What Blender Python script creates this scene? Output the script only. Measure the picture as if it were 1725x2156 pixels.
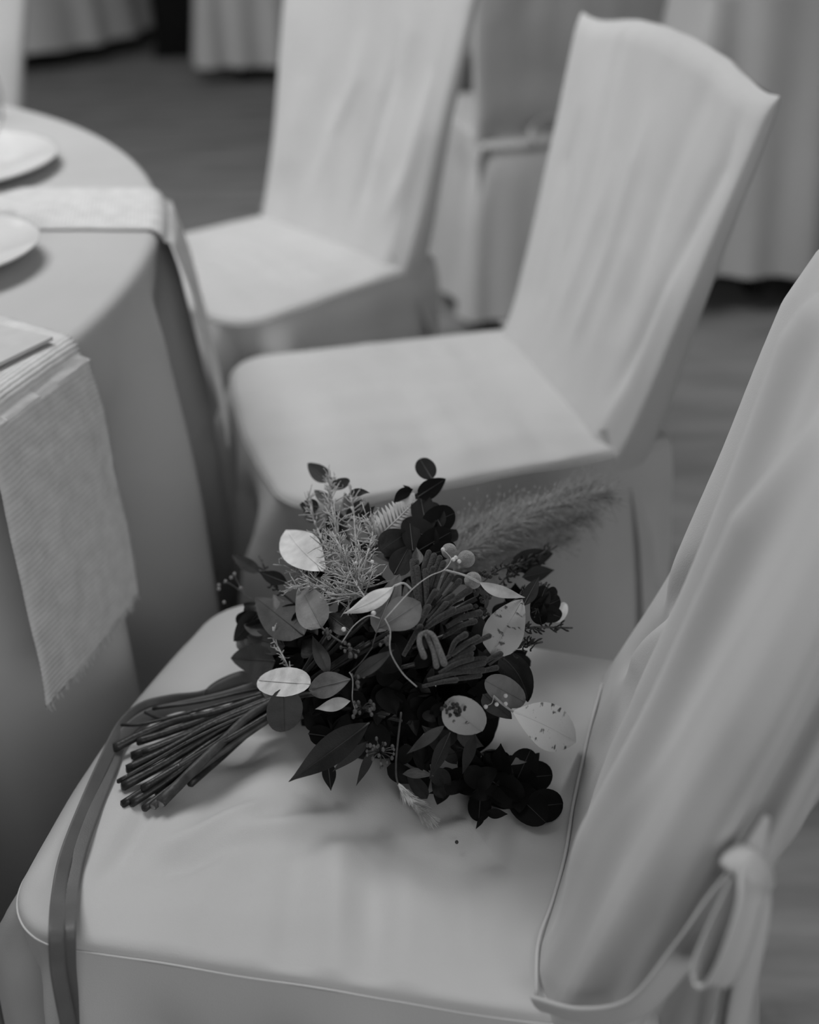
import bpy, bmesh, math, random
from mathutils import Vector, Matrix, noise

for o in list(bpy.data.objects):
    bpy.data.objects.remove(o, do_unlink=True)
SC = bpy.context.scene
COL = SC.collection
random.seed(7)

# ------------------------------------------------------------------ camera
W, H = 1725, 2156
F = 2800.0
CAM_H = 1.25
TH = math.radians(29.8)
RO = math.radians(-1.9)
FWD = Vector((0, math.cos(TH), -math.sin(TH)))
_r = Vector((1, 0, 0)); _u = Vector((0, math.sin(TH), math.cos(TH)))
RIGHT = _r * math.cos(RO) + _u * math.sin(RO)
UP = -_r * math.sin(RO) + _u * math.cos(RO)
CP = Vector((0, 0, CAM_H))
cam = bpy.data.cameras.new('camera')
cam.sensor_fit = 'VERTICAL'
cam.sensor_height = 30.0
cam.lens = F / H * 30.0
cam.dof.use_dof = True
cam.dof.focus_distance = 1.09
cam.dof.aperture_fstop = 2.3
cam.clip_start = 0.02
co = bpy.data.objects.new('camera', cam)
co.matrix_world = Matrix(((RIGHT.x, UP.x, -FWD.x, 0), (RIGHT.y, UP.y, -FWD.y, 0), (RIGHT.z, UP.z, -FWD.z, CAM_H), (0, 0, 0, 1)))
COL.objects.link(co)
SC.camera = co

# ------------------------------------------------------------------ world, lights, exposure
SC.view_settings.view_transform = 'Standard'
SC.view_settings.look = 'None'
SC.view_settings.gamma = 1.0
SC.view_settings.use_curve_mapping = False
SC.view_settings.exposure = 0.22
wd = bpy.data.worlds.new('world'); SC.world = wd; wd.use_nodes = True
wd.node_tree.nodes['Background'].inputs[0].default_value = (0.8, 0.8, 0.8, 1)
wd.node_tree.nodes['Background'].inputs[1].default_value = 0.5

def area(name, loc, target, sx, sy, power):
    l = bpy.data.lights.new(name, 'AREA'); l.shape = 'RECTANGLE'; l.size = sx; l.size_y = sy; l.energy = power
    o = bpy.data.objects.new(name, l); o.location = loc
    d = Vector(target) - Vector(loc)
    o.rotation_euler = d.to_track_quat('-Z', 'Y').to_euler()
    COL.objects.link(o); return o
area('window_daylight', (-4.75, 3.6, 1.9), (0.0, 2.0, 0.6), 3.0, 1.7, 33)
area('rear_fill_light', (0.7, -2.4, 1.9), (-0.1, 1.4, 0.5), 2.0, 1.4, 46)  # added fill light behind the viewer; the wall there has no window
area('ceiling_panel_light', (-1.0, 2.3, 2.95), (-1.0, 2.2, 0), 1.3, 1.3, 47)

# ------------------------------------------------------------------ pixel helpers (photo pixel -> metric point)
def ray(px, py):
    return FWD + RIGHT * ((px - W / 2) / F) + UP * ((H / 2 - py) / F)
def atz(px, py, z):
    d = ray(px, py); return CP + d * ((z - CAM_H) / d.z)
def aty(px, py, y):
    d = ray(px, py); return CP + d * (y / d.y)
def Q(px, py, depth):
    return CP + ray(px, py) * depth
def depth_of(p):
    return (p - CP).dot(FWD)
def plane_pt(px, py, p0, n):
    d = ray(px, py); return CP + d * ((p0 - CP).dot(n) / d.dot(n))

# ------------------------------------------------------------------ materials
def mat(name, v, rough=0.8, var=0.0, vscale=20.0, bump=0.0, bscale=600.0, sheen=0.0, spec=0.3, v2=None, thr=None,
        weave=0.0, wscale=900.0, trans=0.0):
    m = bpy.data.materials.new(name); m.use_nodes = True
    nt = m.node_tree; b = nt.nodes['Principled BSDF']
    b.inputs['Base Color'].default_value = (v, v, v, 1)
    b.inputs['Roughness'].default_value = rough
    b.inputs['Specular IOR Level'].default_value = spec
    if sheen: b.inputs['Sheen Weight'].default_value = sheen
    if trans: b.inputs['Transmission Weight'].default_value = trans
    tc = nt.nodes.new('ShaderNodeTexCoord')
    if var or v2 is not None:
        n = nt.nodes.new('ShaderNodeTexNoise'); n.inputs['Scale'].default_value = vscale; n.inputs['Detail'].default_value = 6
        nt.links.new(tc.outputs['Object'], n.inputs['Vector'])
        r = nt.nodes.new('ShaderNodeValToRGB')
        if v2 is None:
            lo, hi = v * (1 - var), min(1, v * (1 + var))
            r.color_ramp.elements[0].position = 0.3; r.color_ramp.elements[1].position = 0.7
        else:
            lo, hi = v2, v
            r.color_ramp.elements[0].position = thr - 0.03; r.color_ramp.elements[1].position = thr + 0.03
        r.color_ramp.elements[0].color = (lo, lo, lo, 1); r.color_ramp.elements[1].color = (hi, hi, hi, 1)
        nt.links.new(n.outputs['Fac'], r.inputs['Fac']); nt.links.new(r.outputs['Color'], b.inputs['Base Color'])
    last = None
    if bump:
        n2 = nt.nodes.new('ShaderNodeTexNoise'); n2.inputs['Scale'].default_value = bscale; n2.inputs['Detail'].default_value = 3
        nt.links.new(tc.outputs['Object'], n2.inputs['Vector'])
        bp = nt.nodes.new('ShaderNodeBump'); bp.inputs['Strength'].default_value = bump; bp.inputs['Distance'].default_value = 0.001
        nt.links.new(n2.outputs['Fac'], bp.inputs['Height']); last = bp
    if weave:
        wv = nt.nodes.new('ShaderNodeTexWave'); wv.inputs['Scale'].default_value = wscale; wv.inputs['Distortion'].default_value = 1.5
        wv.inputs['Detail'].default_value = 2; wv.inputs['Detail Scale'].default_value = 1.0
        nt.links.new(tc.outputs['UV'], wv.inputs['Vector']); wv.bands_direction = 'Y'
        bp = nt.nodes.new('ShaderNodeBump'); bp.inputs['Strength'].default_value = weave; bp.inputs['Distance'].default_value = 0.0012
        nt.links.new(wv.outputs['Fac'], bp.inputs['Height'])
        if last: nt.links.new(last.outputs['Normal'], bp.inputs['Normal'])
        last = bp
    if last: nt.links.new(last.outputs['Normal'], b.inputs['Normal'])
    return m

M = dict(
    cover=mat('chair_cover_cloth', 0.56, 0.85, 0.05, 6, 0.25, 900, sheen=0.15),
    seam=mat('seam_cloth', 0.62, 0.85, 0, 0, 0.2, 900),
    cloth=mat('tablecloth_cotton', 0.50, 0.8, 0.05, 5, 0.25, 800, sheen=0.1),
    napkin=mat('linen_napkin', 0.66, 0.9, 0.1, 60, 0.5, 1100, weave=0.5, wscale=62.0),
    skirtL=mat('pale_table_skirting', 0.55, 0.85, 0.05, 4),
    skirtD=mat('grey_table_skirting', 0.34, 0.85, 0.05, 4),
    carpet=mat('dark_carpet', 0.23, 0.95, 0.28, 9, 0.8, 350),
    wall=mat('painted_wall', 0.22, 0.9, 0.04, 3),
    ceil=mat('ceiling_paint', 0.7, 0.9, 0.03, 3),
    wood=mat('dark_wood', 0.06, 0.5, 0.3, 12),
    china=mat('white_china', 0.72, 0.12, 0.02, 10, spec=0.6),
    card=mat('grey_card', 0.55, 0.8, 0.04, 60),
    leaf_l=mat('pale_dry_leaf', 0.66, 0.55, 0.22, 55, 0.3, 400),
    leaf_s=mat('pale_spotted_leaf', 0.88, 0.55, v2=0.10, thr=0.385, vscale=95, bump=0.3, bscale=300),
    leaf_sm=mat('freckled_leaf', 0.34, 0.55, v2=0.07, thr=0.37, vscale=120, bump=0.3, bscale=300),
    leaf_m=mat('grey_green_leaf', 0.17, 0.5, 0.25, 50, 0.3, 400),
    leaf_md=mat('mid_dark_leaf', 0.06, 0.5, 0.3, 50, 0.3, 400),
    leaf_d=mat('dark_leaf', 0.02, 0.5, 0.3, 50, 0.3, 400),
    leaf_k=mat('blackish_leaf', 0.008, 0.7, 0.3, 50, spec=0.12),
    rod=mat('fuzzy_flower_spike', 0.04, 0.95, 0.4, 700, 1.0, 900, sheen=0.15),
    rod_l=mat('paler_fuzzy_flower_spike', 0.12, 0.95, 0.4, 700, 1.0, 900, sheen=0.2),
    ball=mat('velvet_seed_ball', 0.24, 0.95, 0.2, 500, 1.0, 1200, sheen=0.5),
    berry=mat('white_berry', 0.62, 0.4, 0.15, 300),
    bud=mat('dark_bud', 0.10, 0.5, 0.5, 300),
    buddk=mat('blackish_bud', 0.025, 0.6, 0.4, 300),
    twig=mat('pale_twig', 0.42, 0.6, 0.2, 150),
    twig_d=mat('dark_twig', 0.07, 0.6, 0.3, 150),
    wire=mat('silvery_foliage', 0.42, 0.8, 0.25, 200),
    fern=mat('bleached_fern', 0.48, 0.7, 0.2, 120),
    plume=mat('grass_plume_hair', 0.36, 0.9, 0.2, 120),
    awn=mat('straw_awn', 0.62, 0.7, 0.2, 200),
    stem=mat('dark_cut_stem', 0.020, 0.45, 0.5, 90, 0.5, 300, spec=0.45),
    stem_l=mat('paler_stem', 0.06, 0.5, 0.4, 90, 0.5, 300),
    cut=mat('cut_stem_end', 0.22, 0.8, 0.3, 200),
    ribbon=mat('grey_satin_ribbon', 0.115, 0.5, 0.12, 30, 0.2, 700, sheen=0.2),
    crumb=mat('dark_crumb', 0.05, 0.9),
    frame=mat('window_frame_paint', 0.7, 0.5),
)
gm = bpy.data.materials.new('clear_glass'); gm.use_nodes = True
_n = gm.node_tree; _n.nodes.clear()
_out = _n.nodes.new('ShaderNodeOutputMaterial'); _mx = _n.nodes.new('ShaderNodeMixShader'); _tr = _n.nodes.new('ShaderNodeBsdfTransparent'); _gl = _n.nodes.new('ShaderNodeBsdfGlossy')
_tr.inputs['Color'].default_value = (.95, .95, .95, 1); _gl.inputs['Roughness'].default_value = .03
_mx.inputs[0].default_value = .09; _n.links.new(_tr.outputs[0], _mx.inputs[1]); _n.links.new(_gl.outputs[0], _mx.inputs[2]); _n.links.new(_mx.outputs[0], _out.inputs[0])
M['glass'] = gm

# streaky carpet: stretch the pattern
def _carpet():
    nt = M['carpet'].node_tree
    tc = [n for n in nt.nodes if n.type == 'TEX_COORD'][0]
    mp = nt.nodes.new('ShaderNodeMapping'); mp.inputs['Scale'].default_value = (0.35, 1.6, 1)
    mp.inputs['Rotation'].default_value = (0, 0, 0.35)
    big = [n for n in nt.nodes if n.type == 'TEX_NOISE' and abs(n.inputs['Scale'].default_value - 9) < .1][0]
    nt.links.new(tc.outputs['Object'], mp.inputs['Vector']); nt.links.new(mp.outputs['Vector'], big.inputs['Vector'])
_carpet()

# ------------------------------------------------------------------ mesh helpers
class MB:
    def __init__(s, origin=(0, 0, 0)):
        s.v = []; s.f = []; s.uv = None; s.o = Vector(origin)
    def add(s, vs, fs):
        k = len(s.v); s.v += [Vector(p) - s.o for p in vs]; s.f += [tuple(i + k for i in f) for f in fs]
    def grid(s, rows, close_u=False, close_v=False):
        n = len(rows); m = len(rows[0]); vs = [p for r in rows for p in r]; fs = []
        for i in range(n if close_v else n - 1):
            for j in range(m if close_u else m - 1):
                a = i * m + j; b = i * m + (j + 1) % m; c = ((i + 1) % n) * m + (j + 1) % m; d = ((i + 1) % n) * m + j
                fs.append((a, b, c, d))
        s.add(vs, fs)
    def tube(s, pts, rad, sides=6, cap=True):
        pts = [Vector(p) for p in pts]; n = len(pts)
        if not hasattr(rad, '__len__'): rad = [rad] * n
        rows = []; prev = None
        for i in range(n):
            t = (pts[min(i + 1, n - 1)] - pts[max(i - 1, 0)])
            if t.length < 1e-9: t = Vector((0, 0, 1))
            t.normalize()
            if prev is None:
                a = Vector((0, 0, 1)) if abs(t.z) < .9 else Vector((1, 0, 0)); x = t.cross(a).normalized()
            else:
                x = (prev - t * prev.dot(t)).normalized()
            prev = x; y = t.cross(x)
            rows.append([pts[i] + (x * math.cos(2 * math.pi * j / sides) + y * math.sin(2 * math.pi * j / sides)) * rad[i] for j in range(sides)])
        k = len(s.v); s.grid(rows, close_u=True)
        if cap:
            s.f.append(tuple(k + j for j in range(sides))[::-1]); b = k + (n - 1) * sides; s.f.append(tuple(b + j for j in range(sides)))
    def ball(s, c, r, seg=8, rings=5, sc=(1, 1, 1)):
        c = Vector(c); rows = []
        for i in range(rings + 1):
            a = math.pi * i / rings; rr = max(math.sin(a), 0.02)
            rows.append([c + Vector((rr * math.cos(2 * math.pi * j / seg) * r * sc[0], rr * math.sin(2 * math.pi * j / seg) * r * sc[1], math.cos(a) * r * sc[2])) for j in range(seg)])
        s.grid(rows, close_u=True)
    def box(s, lo, hi):
        x0, y0, z0 = lo; x1, y1, z1 = hi
        s.add([(x0, y0, z0), (x1, y0, z0), (x1, y1, z0), (x0, y1, z0), (x0, y0, z1), (x1, y0, z1), (x1, y1, z1), (x0, y1, z1)],
              [(0, 3, 2, 1), (4, 5, 6, 7), (0, 1, 5, 4), (1, 2, 6, 5), (2, 3, 7, 6), (3, 0, 4, 7)])
    def lathe(s, prof, c, seg=40):
        c = Vector(c)
        s.grid([[c + Vector((r * math.cos(2 * math.pi * j / seg), r * math.sin(2 * math.pi * j / seg), z)) for j in range(seg)] for r, z in prof], close_u=True)
    def build(s, name, material, parent=None, smooth=True, kind=None, uvfn=None):
        me = bpy.data.meshes.new(name); me.from_pydata([tuple(p) for p in s.v], [], s.f)
        me.materials.append(M[material] if isinstance(material, str) else material)
        if smooth: me.polygons.foreach_set('use_smooth', [True] * len(me.polygons))
        if s.uv:
            ul = me.uv_layers.new(name='UVMap')
            for l in me.loops: ul.data[l.index].uv = s.uv[l.vertex_index]
        if material in ('glass', 'china'):
            bm_ = bmesh.new(); bm_.from_mesh(me); bmesh.ops.recalc_face_normals(bm_, faces=bm_.faces); bm_.to_mesh(me); bm_.free()
        me.update()
        o = bpy.data.objects.new(name, me); COL.objects.link(o)
        if parent is not None: o.parent = parent
        if kind: o['kind'] = kind
        return o

def tag(o, label=None, cat=None, group=None, kind=None):
    if label: o['label'] = label
    if cat: o['category'] = cat
    if group: o['group'] = group
    if kind: o['kind'] = kind
    return o
def empty(name, loc, rz=0.0):
    o = bpy.data.objects.new(name, None); o.location = loc; o.rotation_euler = (0, 0, rz); o.empty_display_size = 0.05
    COL.objects.link(o); return o
def sm(x): x = max(0.0, min(1.0, x)); return x * x * (3 - 2 * x)
def nz(x, y, z=0.0): return noise.noise(Vector((x, y, z)))
def catmull(pts, n=8):
    pts = [Vector(p) for p in pts]; out = []
    P = [pts[0] * 2 - pts[1]] + pts + [pts[-1] * 2 - pts[-2]]
    for i in range(1, len(P) - 2):
        for k in range(n):
            t = k / n; a, b, c, d = P[i - 1], P[i], P[i + 1], P[i + 2]
            out.append(.5 * ((2 * b) + (c - a) * t + (2 * a - 5 * b + 4 * c - d) * t * t + (3 * b - a - 3 * c + d) * t ** 3))
    out.append(pts[-1]); return out

# ------------------------------------------------------------------ the room
RX0, RX1, RY0, RY1, RZ = -4.9, 4.2, -2.5, 8.4, 3.0
m = MB(); m.box((RX0, RY0, -0.1), (RX1, RY1, 0.0)); tag(m.build('floor', 'carpet', smooth=False), 'dark grey carpet with faint streaks', kind='structure')
m = MB(); m.box((RX0, RY1, 0), (RX1, RY1 + .12, RZ)); tag(m.build('wall_back', 'wall', smooth=False), 'plain grey wall behind the far tables', kind='structure')
m = MB(); m.box((RX1, RY0, 0), (RX1 + .12, RY1, RZ)); tag(m.build('wall_right', 'wall', smooth=False), 'plain grey wall on the right', kind='structure')
m = MB(); m.box((RX0, RY0 - .12, 0), (RX1, RY0, RZ)); tag(m.build('wall_front', 'wall', smooth=False), 'plain grey wall behind the viewer', kind='structure')
m = MB()
WY0, WY1, WZ0, WZ1 = 1.9, 5.3, 0.9, 2.85
m.box((RX0 - .12, RY0, 0), (RX0, WY0, RZ)); m.box((RX0 - .12, WY1, 0), (RX0, RY1, RZ))
m.box((RX0 - .12, WY0, 0), (RX0, WY1, WZ0)); m.box((RX0 - .12, WY0, WZ1), (RX0, WY1, RZ))
tag(m.build('wall_left', 'wall', smooth=False), 'grey wall with the window opening', kind='structure')
m = MB(); m.box((RX0, RY0, RZ), (RX1, RY1, RZ + .1)); tag(m.build('ceiling', 'ceil', smooth=False), 'pale ceiling', kind='structure')
m = MB()
for y in (WY0, (WY0 + WY1) / 2 - .03, WY1 - .06): m.box((RX0 - .09, y, WZ0), (RX0 - .03, y + .06, WZ1))
for z in (WZ0, WZ1 - .06): m.box((RX0 - .09, WY0, z), (RX0 - .03, WY1, z + .06))
tag(m.build('window_1', 'frame', smooth=False), 'pale framed window in the left wall', kind='structure')

# ------------------------------------------------------------------ covered chairs
SH = 0.47
class Chair:
    """cover dimensions in metres; local +x points to the front of the seat, local +y to its right-hand side seen from the front"""
    def __init__(s, name, loc, yaw, label, seed, lean=.135, bh=.44, tw=.29, wf=.23, wb=.205, d=.42, ear=.012, arch=.045,
                 shoulder=0.0, ridges=(), seam=None, hi=True, bow=None, dents=(), th=.05, edge=.90, groove=0.0):
        s.loc = Vector((loc[0], loc[1], 0)); s.yaw = yaw; s.c, s.s = math.cos(yaw), math.sin(yaw)
        s.seed = seed; s.lean = lean; s.bh = bh; s.tw = tw; s.wf = wf; s.wb = wb; s.d = d; s.ear = ear; s.arch = arch
        s.shoulder = shoulder; s.seamf = seam; s.th = th; s.edge = edge; s.groove = groove
        s.root = empty(name, s.loc, yaw)
        tag(s.root, label, 'chair', 'chairs in white cloth covers')
        s.hi = hi
        s.ridges = ridges
        s.dents = dents; s.creases = []
    def world(s, x, y, z): return Vector((s.loc.x + s.c * x - s.s * y, s.loc.y + s.s * x + s.c * y, z))
    def local(s, p):
        d = p - s.loc; return Vector((s.c * d.x + s.s * d.y, -s.s * d.x + s.c * d.y, p.z))
    def w(s, t):
        k = s.wb + (s.tw - s.wb) * t
        if s.shoulder: k *= 1 - s.shoulder * max(0, (t - .70) / .30) ** 2
        return k
    def back_st(s, px, py):
        p0 = s.world(0, 0, SH); p1 = s.world(-s.lean, 0, SH + s.bh); p2 = s.world(0, 1, SH)
        n = (p1 - p0).cross(p2 - p0).normalized()
        l = s.local(plane_pt(px, py, p0, n)); t = (l.z - SH) / s.bh
        return (l.y, t)
    def front_x(s, y, t, sfrac):
        x = -s.lean * t
        # slight hollow of the padded back
        x += -.012 * math.sin(math.pi * min(1, max(0, t))) * (1 - sfrac * sfrac)
        if s.seamf: x += s.seamf(y) * max(0, 1 - t / .36) ** 3
        else: x += .012 * max(0, 1 - t / .2) ** 2
        rf_ = sm(t / .28)
        for (line, wd_, amp, sharp) in s.ridges:
            # line: [(y,t),...] ordered by t ; find y at this t
            if t < line[0][1]: yy = line[0][0]; fade = max(0, 1 - (line[0][1] - t) / .12)
            elif t > line[-1][1]: yy = line[-1][0]; fade = max(0, 1 - (t - line[-1][1]) / .18)
            else:
                fade = 1
                for a, b in zip(line, line[1:]):
                    if a[1] <= t <= b[1]:
                        k = (t - a[1]) / max(1e-6, b[1] - a[1]); yy = a[0] + (b[0] - a[0]) * k; break
            q = (y - yy) / wd_
            if sharp and q > 0: q *= sharp
            x += amp * fade * rf_ * math.exp(-q * q)
        x += .005 * rf_ * nz(y * 9 + s.seed, t * 2.2, s.seed) * (1 - .3 * t) + .002 * nz(y * 22, t * 3.1 + s.seed, 3)
        return x
    def build(s):
        nu, nt_ = (110, 90) if s.hi else (44, 36)
        # --- back cover
        E0 = .97
        nr = nu // 2; ns = 22 if s.hi else 10
        loop = [(E0 * (1 - 2 * i / (nu - 1)), 0.0) for i in range(nu)]
        side = []
        for k in range(1, ns):
            q = k / ns; side.append((E0 + (1 - E0) * (1 - abs(2 * q - 1) ** 2.4) ** (1 / 2.4), q))
        loop += [(-a, q) for a, q in side]
        loop += [(-E0 + 2 * E0 * i / (nr - 1), 1.0) for i in range(nr)]
        loop += side[::-1]
        rows = []
        for k in range(nt_ + 1):
            t = k / nt_
            row = []
            kk = 1.0
            if t > .94: kk = math.sqrt(max(0.0, 1 - ((t - .94) / .06) ** 2)) + .004
            for a, q in loop:
                # round the side edges more towards the top than at the seat
                e_ = .97 + (s.edge - .97) * sm(t * 2.5)
                aa = a * e_ / .97 if q in (0.0, 1.0) else math.copysign(e_ + (1 - e_) * (abs(a) - .97) / .03, a)
                sd_ = sm((abs(a) - .9) / .08)
                y = aa * (s.w(t) + .016 * (1 - t) * sd_)
                hh = s.bh + s.arch * (1 - abs(a) ** 2.3) + s.ear * abs(a) ** 7
                z0 = SH + .003 - .045 * sd_; z = z0 + t * (SH + hh - z0)
                th = (s.th + .015 * (1 - t)) * (1 - .45 * abs(a) ** 6 * t)
                fx = s.front_x(y, t, a)
                mid = fx - th * .5
                x = mid + th * kk * (.5 - q)
                if q == 1.0: x += -.005 * nz(y * 10 + 5, t * 3, s.seed + 2)
                if 0 < q < 1 and s.groove:
                    gq = .70 - .10 * t
                    y += (-s.groove * math.exp(-((q - gq) / .10) ** 2) + .45 * s.groove * math.exp(-((q - gq + .26) / .13) ** 2) + .004 * nz(q * 5, t * 3, 6)) * (1 if a > 0 else -1) * (1 - .5 * t)
                row.append((x, y, z))
            rows.append(row)
        m = MB(); m.grid(rows, close_u=True)
        m.build('back_cover', 'cover', s.root)
        # --- seat cover outline
        N = 300 if s.hi else 120
        xb, xf = -.085, s.d
        def outline(rad=.055):
            pts = [(xb, s.wb)]
            # right side (local +y) back -> front, rounded front corners, left side front -> back
            cor = []
            cy = s.wf; cx = xf
            P = []
            P.append(Vector((xb, s.wb, 0)))
            P += [Vector((xb + (cx - rad - xb) * k / 40, s.wb + (s.wf - s.wb) * k / 40, 0)) for k in range(1, 41)]
            for k in range(1, 13):
                a = math.pi / 2 * (1 - k / 12); P.append(Vector((cx - rad + rad * math.cos(a), cy - rad + rad * math.sin(a), 0)))
            P += [Vector((cx + .012 * math.sin(math.pi * k / 40), cy - rad - 2 * (cy - rad) * k / 40, 0)) for k in range(1, 41)]
            for k in range(1, 13):
                a = -math.pi / 2 * (k / 12); P.append(Vector((cx - rad + rad * math.cos(a), -cy + rad + rad * math.sin(a), 0)))
            P += [Vector((cx - rad + (xb - cx + rad) * k / 40, -(s.wf + (s.wb - s.wf) * k / 40), 0)) for k in range(1, 41)]
            # resample by length
            L = [0]
            for a, b2 in zip(P, P[1:]): L.append(L[-1] + (b2 - a).length)
            out = []; j = 0
            for i in range(N):
                q = L[-1] * i / (N - 1)
                while j < len(L) - 2 and L[j + 1] < q: j += 1
                k = (q - L[j]) / max(1e-9, L[j + 1] - L[j]); out.append(P[j].lerp(P[j + 1], min(1, k)))
            return out, L[-1]
        out, total = outline()
        nrm = []
        for i in range(N):
            t = out[min(i + 1, N - 1)] - out[max(i - 1, 0)]; nrm.append(Vector((-t.y, t.x, 0)).normalized())
        cen = Vector((.14, 0, 0))
        if nrm[N // 2].dot(out[N // 2] - cen) < 0: nrm = [-q for q in nrm]
        s.out, s.nrm = out, nrm
        def topz(x, y, r):
            e = 1 - sm((r - .80) / .2)
            z = SH + .008 * (1 - r ** 3)
            z += (.009 * nz(x * 11 + s.seed, y * 3.0, 1.0) + .0035 * nz(x * 30 + s.seed, y * 8, 7.0) + .004 * nz(x * 8, y * 22 + s.seed, 2)) * sm((x + .01) / .05) * (.35 + .65 * e)
            for (ax_, ay_, bx_, by_, wd2, am) in s.creases:
                vx, vy = bx_ - ax_, by_ - ay_; k_ = max(0, min(1, ((x - ax_) * vx + (y - ay_) * vy) / (vx * vx + vy * vy)))
                q_ = math.hypot(x - ax_ - vx * k_, y - ay_ - vy * k_) / wd2; z += am * math.exp(-q_ * q_) * math.sin(math.pi * (.12 + .76 * k_))
            for (dx, dy, dr, da) in s.dents:
                q = ((x - dx) ** 2 + (y - dy) ** 2) / dr ** 2; z += da * math.exp(-q)
            return z
        R = 60 if s.hi else 18
        rows = []
        for k in range(R + 1):
            r = max(.004, k / R)
            rows.append([Vector((cen.x + (p.x - cen.x) * r, cen.y + (p.y - cen.y) * r, 0)) for p in out])
            for v in rows[-1]: v.z = topz(v.x, v.y, r)
        # roll over the padded edge
        for (o_, dz) in ((.004, -.0012), (.0072, -.004), (.009, -.009), (.0093, -.014)):
            rows.append([Vector((p.x, p.y, SH + dz)) + n_ * o_ for p, n_ in zip(out, nrm)])
        m = MB(); m.grid(rows, close_u=True); m.build('seat_cover', 'cover', s.root)
        # seam piping along the seat edge
        m = MB(); m.tube([Vector((p.x, p.y, SH - .0085 + .004 * nz(i * .05, s.seed))) + n_ * .0098 for i, (p, n_) in enumerate(zip(out, nrm))], .0010, 6)
        m.build('seam_piping', 'seam', s.root)
        # --- skirt: falls from the seat edge, folds open out downwards
        K = 44 if s.hi else 16
        rows = []
        corner = [i for i in range(N)]
        def cdist(i, cx, cy): return (out[i] - Vector((cx, cy, 0))).length
        for k in range(K + 1):
            q = k / K; z = SH - .010 - q * (SH - .055)
            row = []
            for i in range(N):
                a = i / (N - 1) * total
                off = .0095 + .004 * math.sin(math.pi * min(1, q * 6)) * (q < 1 / 6) + .032 * q
                g = sm(q * 3.6 + .04)
                f = .016 * nz(a * 7 + s.seed * 3, q * 1.2, s.seed) + .012 * nz(a * 15 + s.seed, q * .8, 4)
                off += g * f * 1.6
                for sy in (1, -1):
                    dd = cdist(i, s.d - .03, sy * (s.wf - .028))
                    off += g * (.034 * math.exp(-((dd - .05) / .035) ** 2)) - min(1, q * 3) * .065 * math.exp(-((dd - .020) / .010) ** 2)
                p = out[i] + nrm[i] * off
                row.append(Vector((p.x, p.y, z + .006 * nz(a * 5, s.seed) * q)))
            rows.append(row)
        m = MB(); m.grid(rows); m.build('seat_skirt', 'cover', s.root)
        # --- rear skirt under the back
        rows = []; nn = 90 if s.hi else 36
        for k in range(K // 2 + 1):
            q = k / (K // 2); z = SH + .020 - q * (SH - .035); row = []
            for i in range(nn):
                a = -1 + 2 * i / (nn - 1)
                ww = s.wb - .004 + .08 * min(1, q * 3) * .45 + .04 * q
                y = a * ww
                x = -(s.th + .004) - .030 * min(1, q * 7) - .04 * q + .05 * max(0, (abs(a) - .82) / .18) ** 2
                x += (.012 * nz(y * 16 + s.seed, q * .7, 9) + .008 * math.sin(y * 60 + s.seed)) * sm(q * 1.2)
                row.append((x, y, z))
            rows.append(row)
        m = MB(); m.grid(rows); m.build('rear_skirt', 'cover', s.root)
        # --- legs of the chair itself, under the cloth
        for lx, ly in ((s.d - .05, s.wf - .05), (s.d - .05, -s.wf + .05), (.0, s.wb - .03), (.0, -s.wb + .03)):
            m = MB(); m.tube([(lx, ly, SH - .012), (lx, ly, .25), (lx, ly, 0)], [.02, .018, .014], 8); m.build('leg', 'wood', s.root)
        return s

def flat_band(pts, width, wdirs, n=6, th=.0012, prof=None, crown=.0015):
    """a cloth strip along pts, width direction given per point, with real thickness"""
    c = catmull(pts, n); wv = catmull(wdirs, n); N = len(c)
    up = []; 
    for i in range(N):
        t = (c[min(i + 1, N - 1)] - c[max(i - 1, 0)]).normalized(); wq = wv[i]; wq = (wq - t * wq.dot(t)).normalized()
        nn = t.cross(wq).normalized(); hw = width * .5 * (prof(i / (N - 1)) if prof else 1)
        row = []
        for j in range(7):
            a = -1 + 2 * j / 6; row.append(c[i] + wq * a * hw + nn * (th + crown * (1 - a * a)))
        for j in range(7):
            a = 1 - 2 * j / 6; row.append(c[i] + wq * a * hw + nn * (-th + crown * (1 - a * a)))
        up.append(row)
    return up

# foreground chair: fold lines of its back read from the photograph, bottom first
C1 = Chair('covered_chair', (.139, .85), 2.855, 'nearest white covered chair, the bouquet lies on its seat', 1.3, lean=.150, shoulder=.16, ear=0, arch=.03, bh=.45, th=.092, edge=.82, groove=.030)
def line_of(ch, pts): return [ch.back_st(*p) for p in pts]
seam_px = [(1268, 1440), (1243, 1530), (1225, 1610), (1206, 1700), (1190, 1800), (1163, 1900), (1133, 1990), (1130, 2100)]
seam_l = sorted([(lambda l: (l.y, l.x))(C1.local(atz(px, py, SH + .006))) for px, py in seam_px])
def seam_fn(y):
    if y <= seam_l[0][0]: return seam_l[0][1]
    if y >= seam_l[-1][0]: return seam_l[-1][1]
    for a, b in zip(seam_l, seam_l[1:]):
        if a[0] <= y <= b[0]: return a[1] + (b[1] - a[1]) * (y - a[0]) / max(1e-6, b[0] - a[0])
C1.seamf = seam_fn
C1.ridges = [
    ([(.115, .02), (.07, .25), (.03, .55), (-.01, .9)], .024, 0.0234, 0),
    ([(.18, -.1), (.165, .15), (.155, .4), (.14, .8)], .020, 0.0260, 0),
    ([(.150, .0), (.125, .2), (.10, .5)], .014, -0.0208, 0),
    ([(-.15, .06), (-.12, .2), (-.07, .45)], .018, -0.0169, 0),
    ([(-.03, .0), (-.05, .3), (-.10, .7)], .020, -0.0156, 0),
    ([(-.09, .2), (-.13, .5), (-.18, .85)], .026, 0.0156, 0),
    ([(.05, .0), (.045, .18)], .014, -0.0117, 0),
    ([(.02, .3), (-.03, .6), (-.07, .9)], .018, -0.0130, 0),
]
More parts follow.
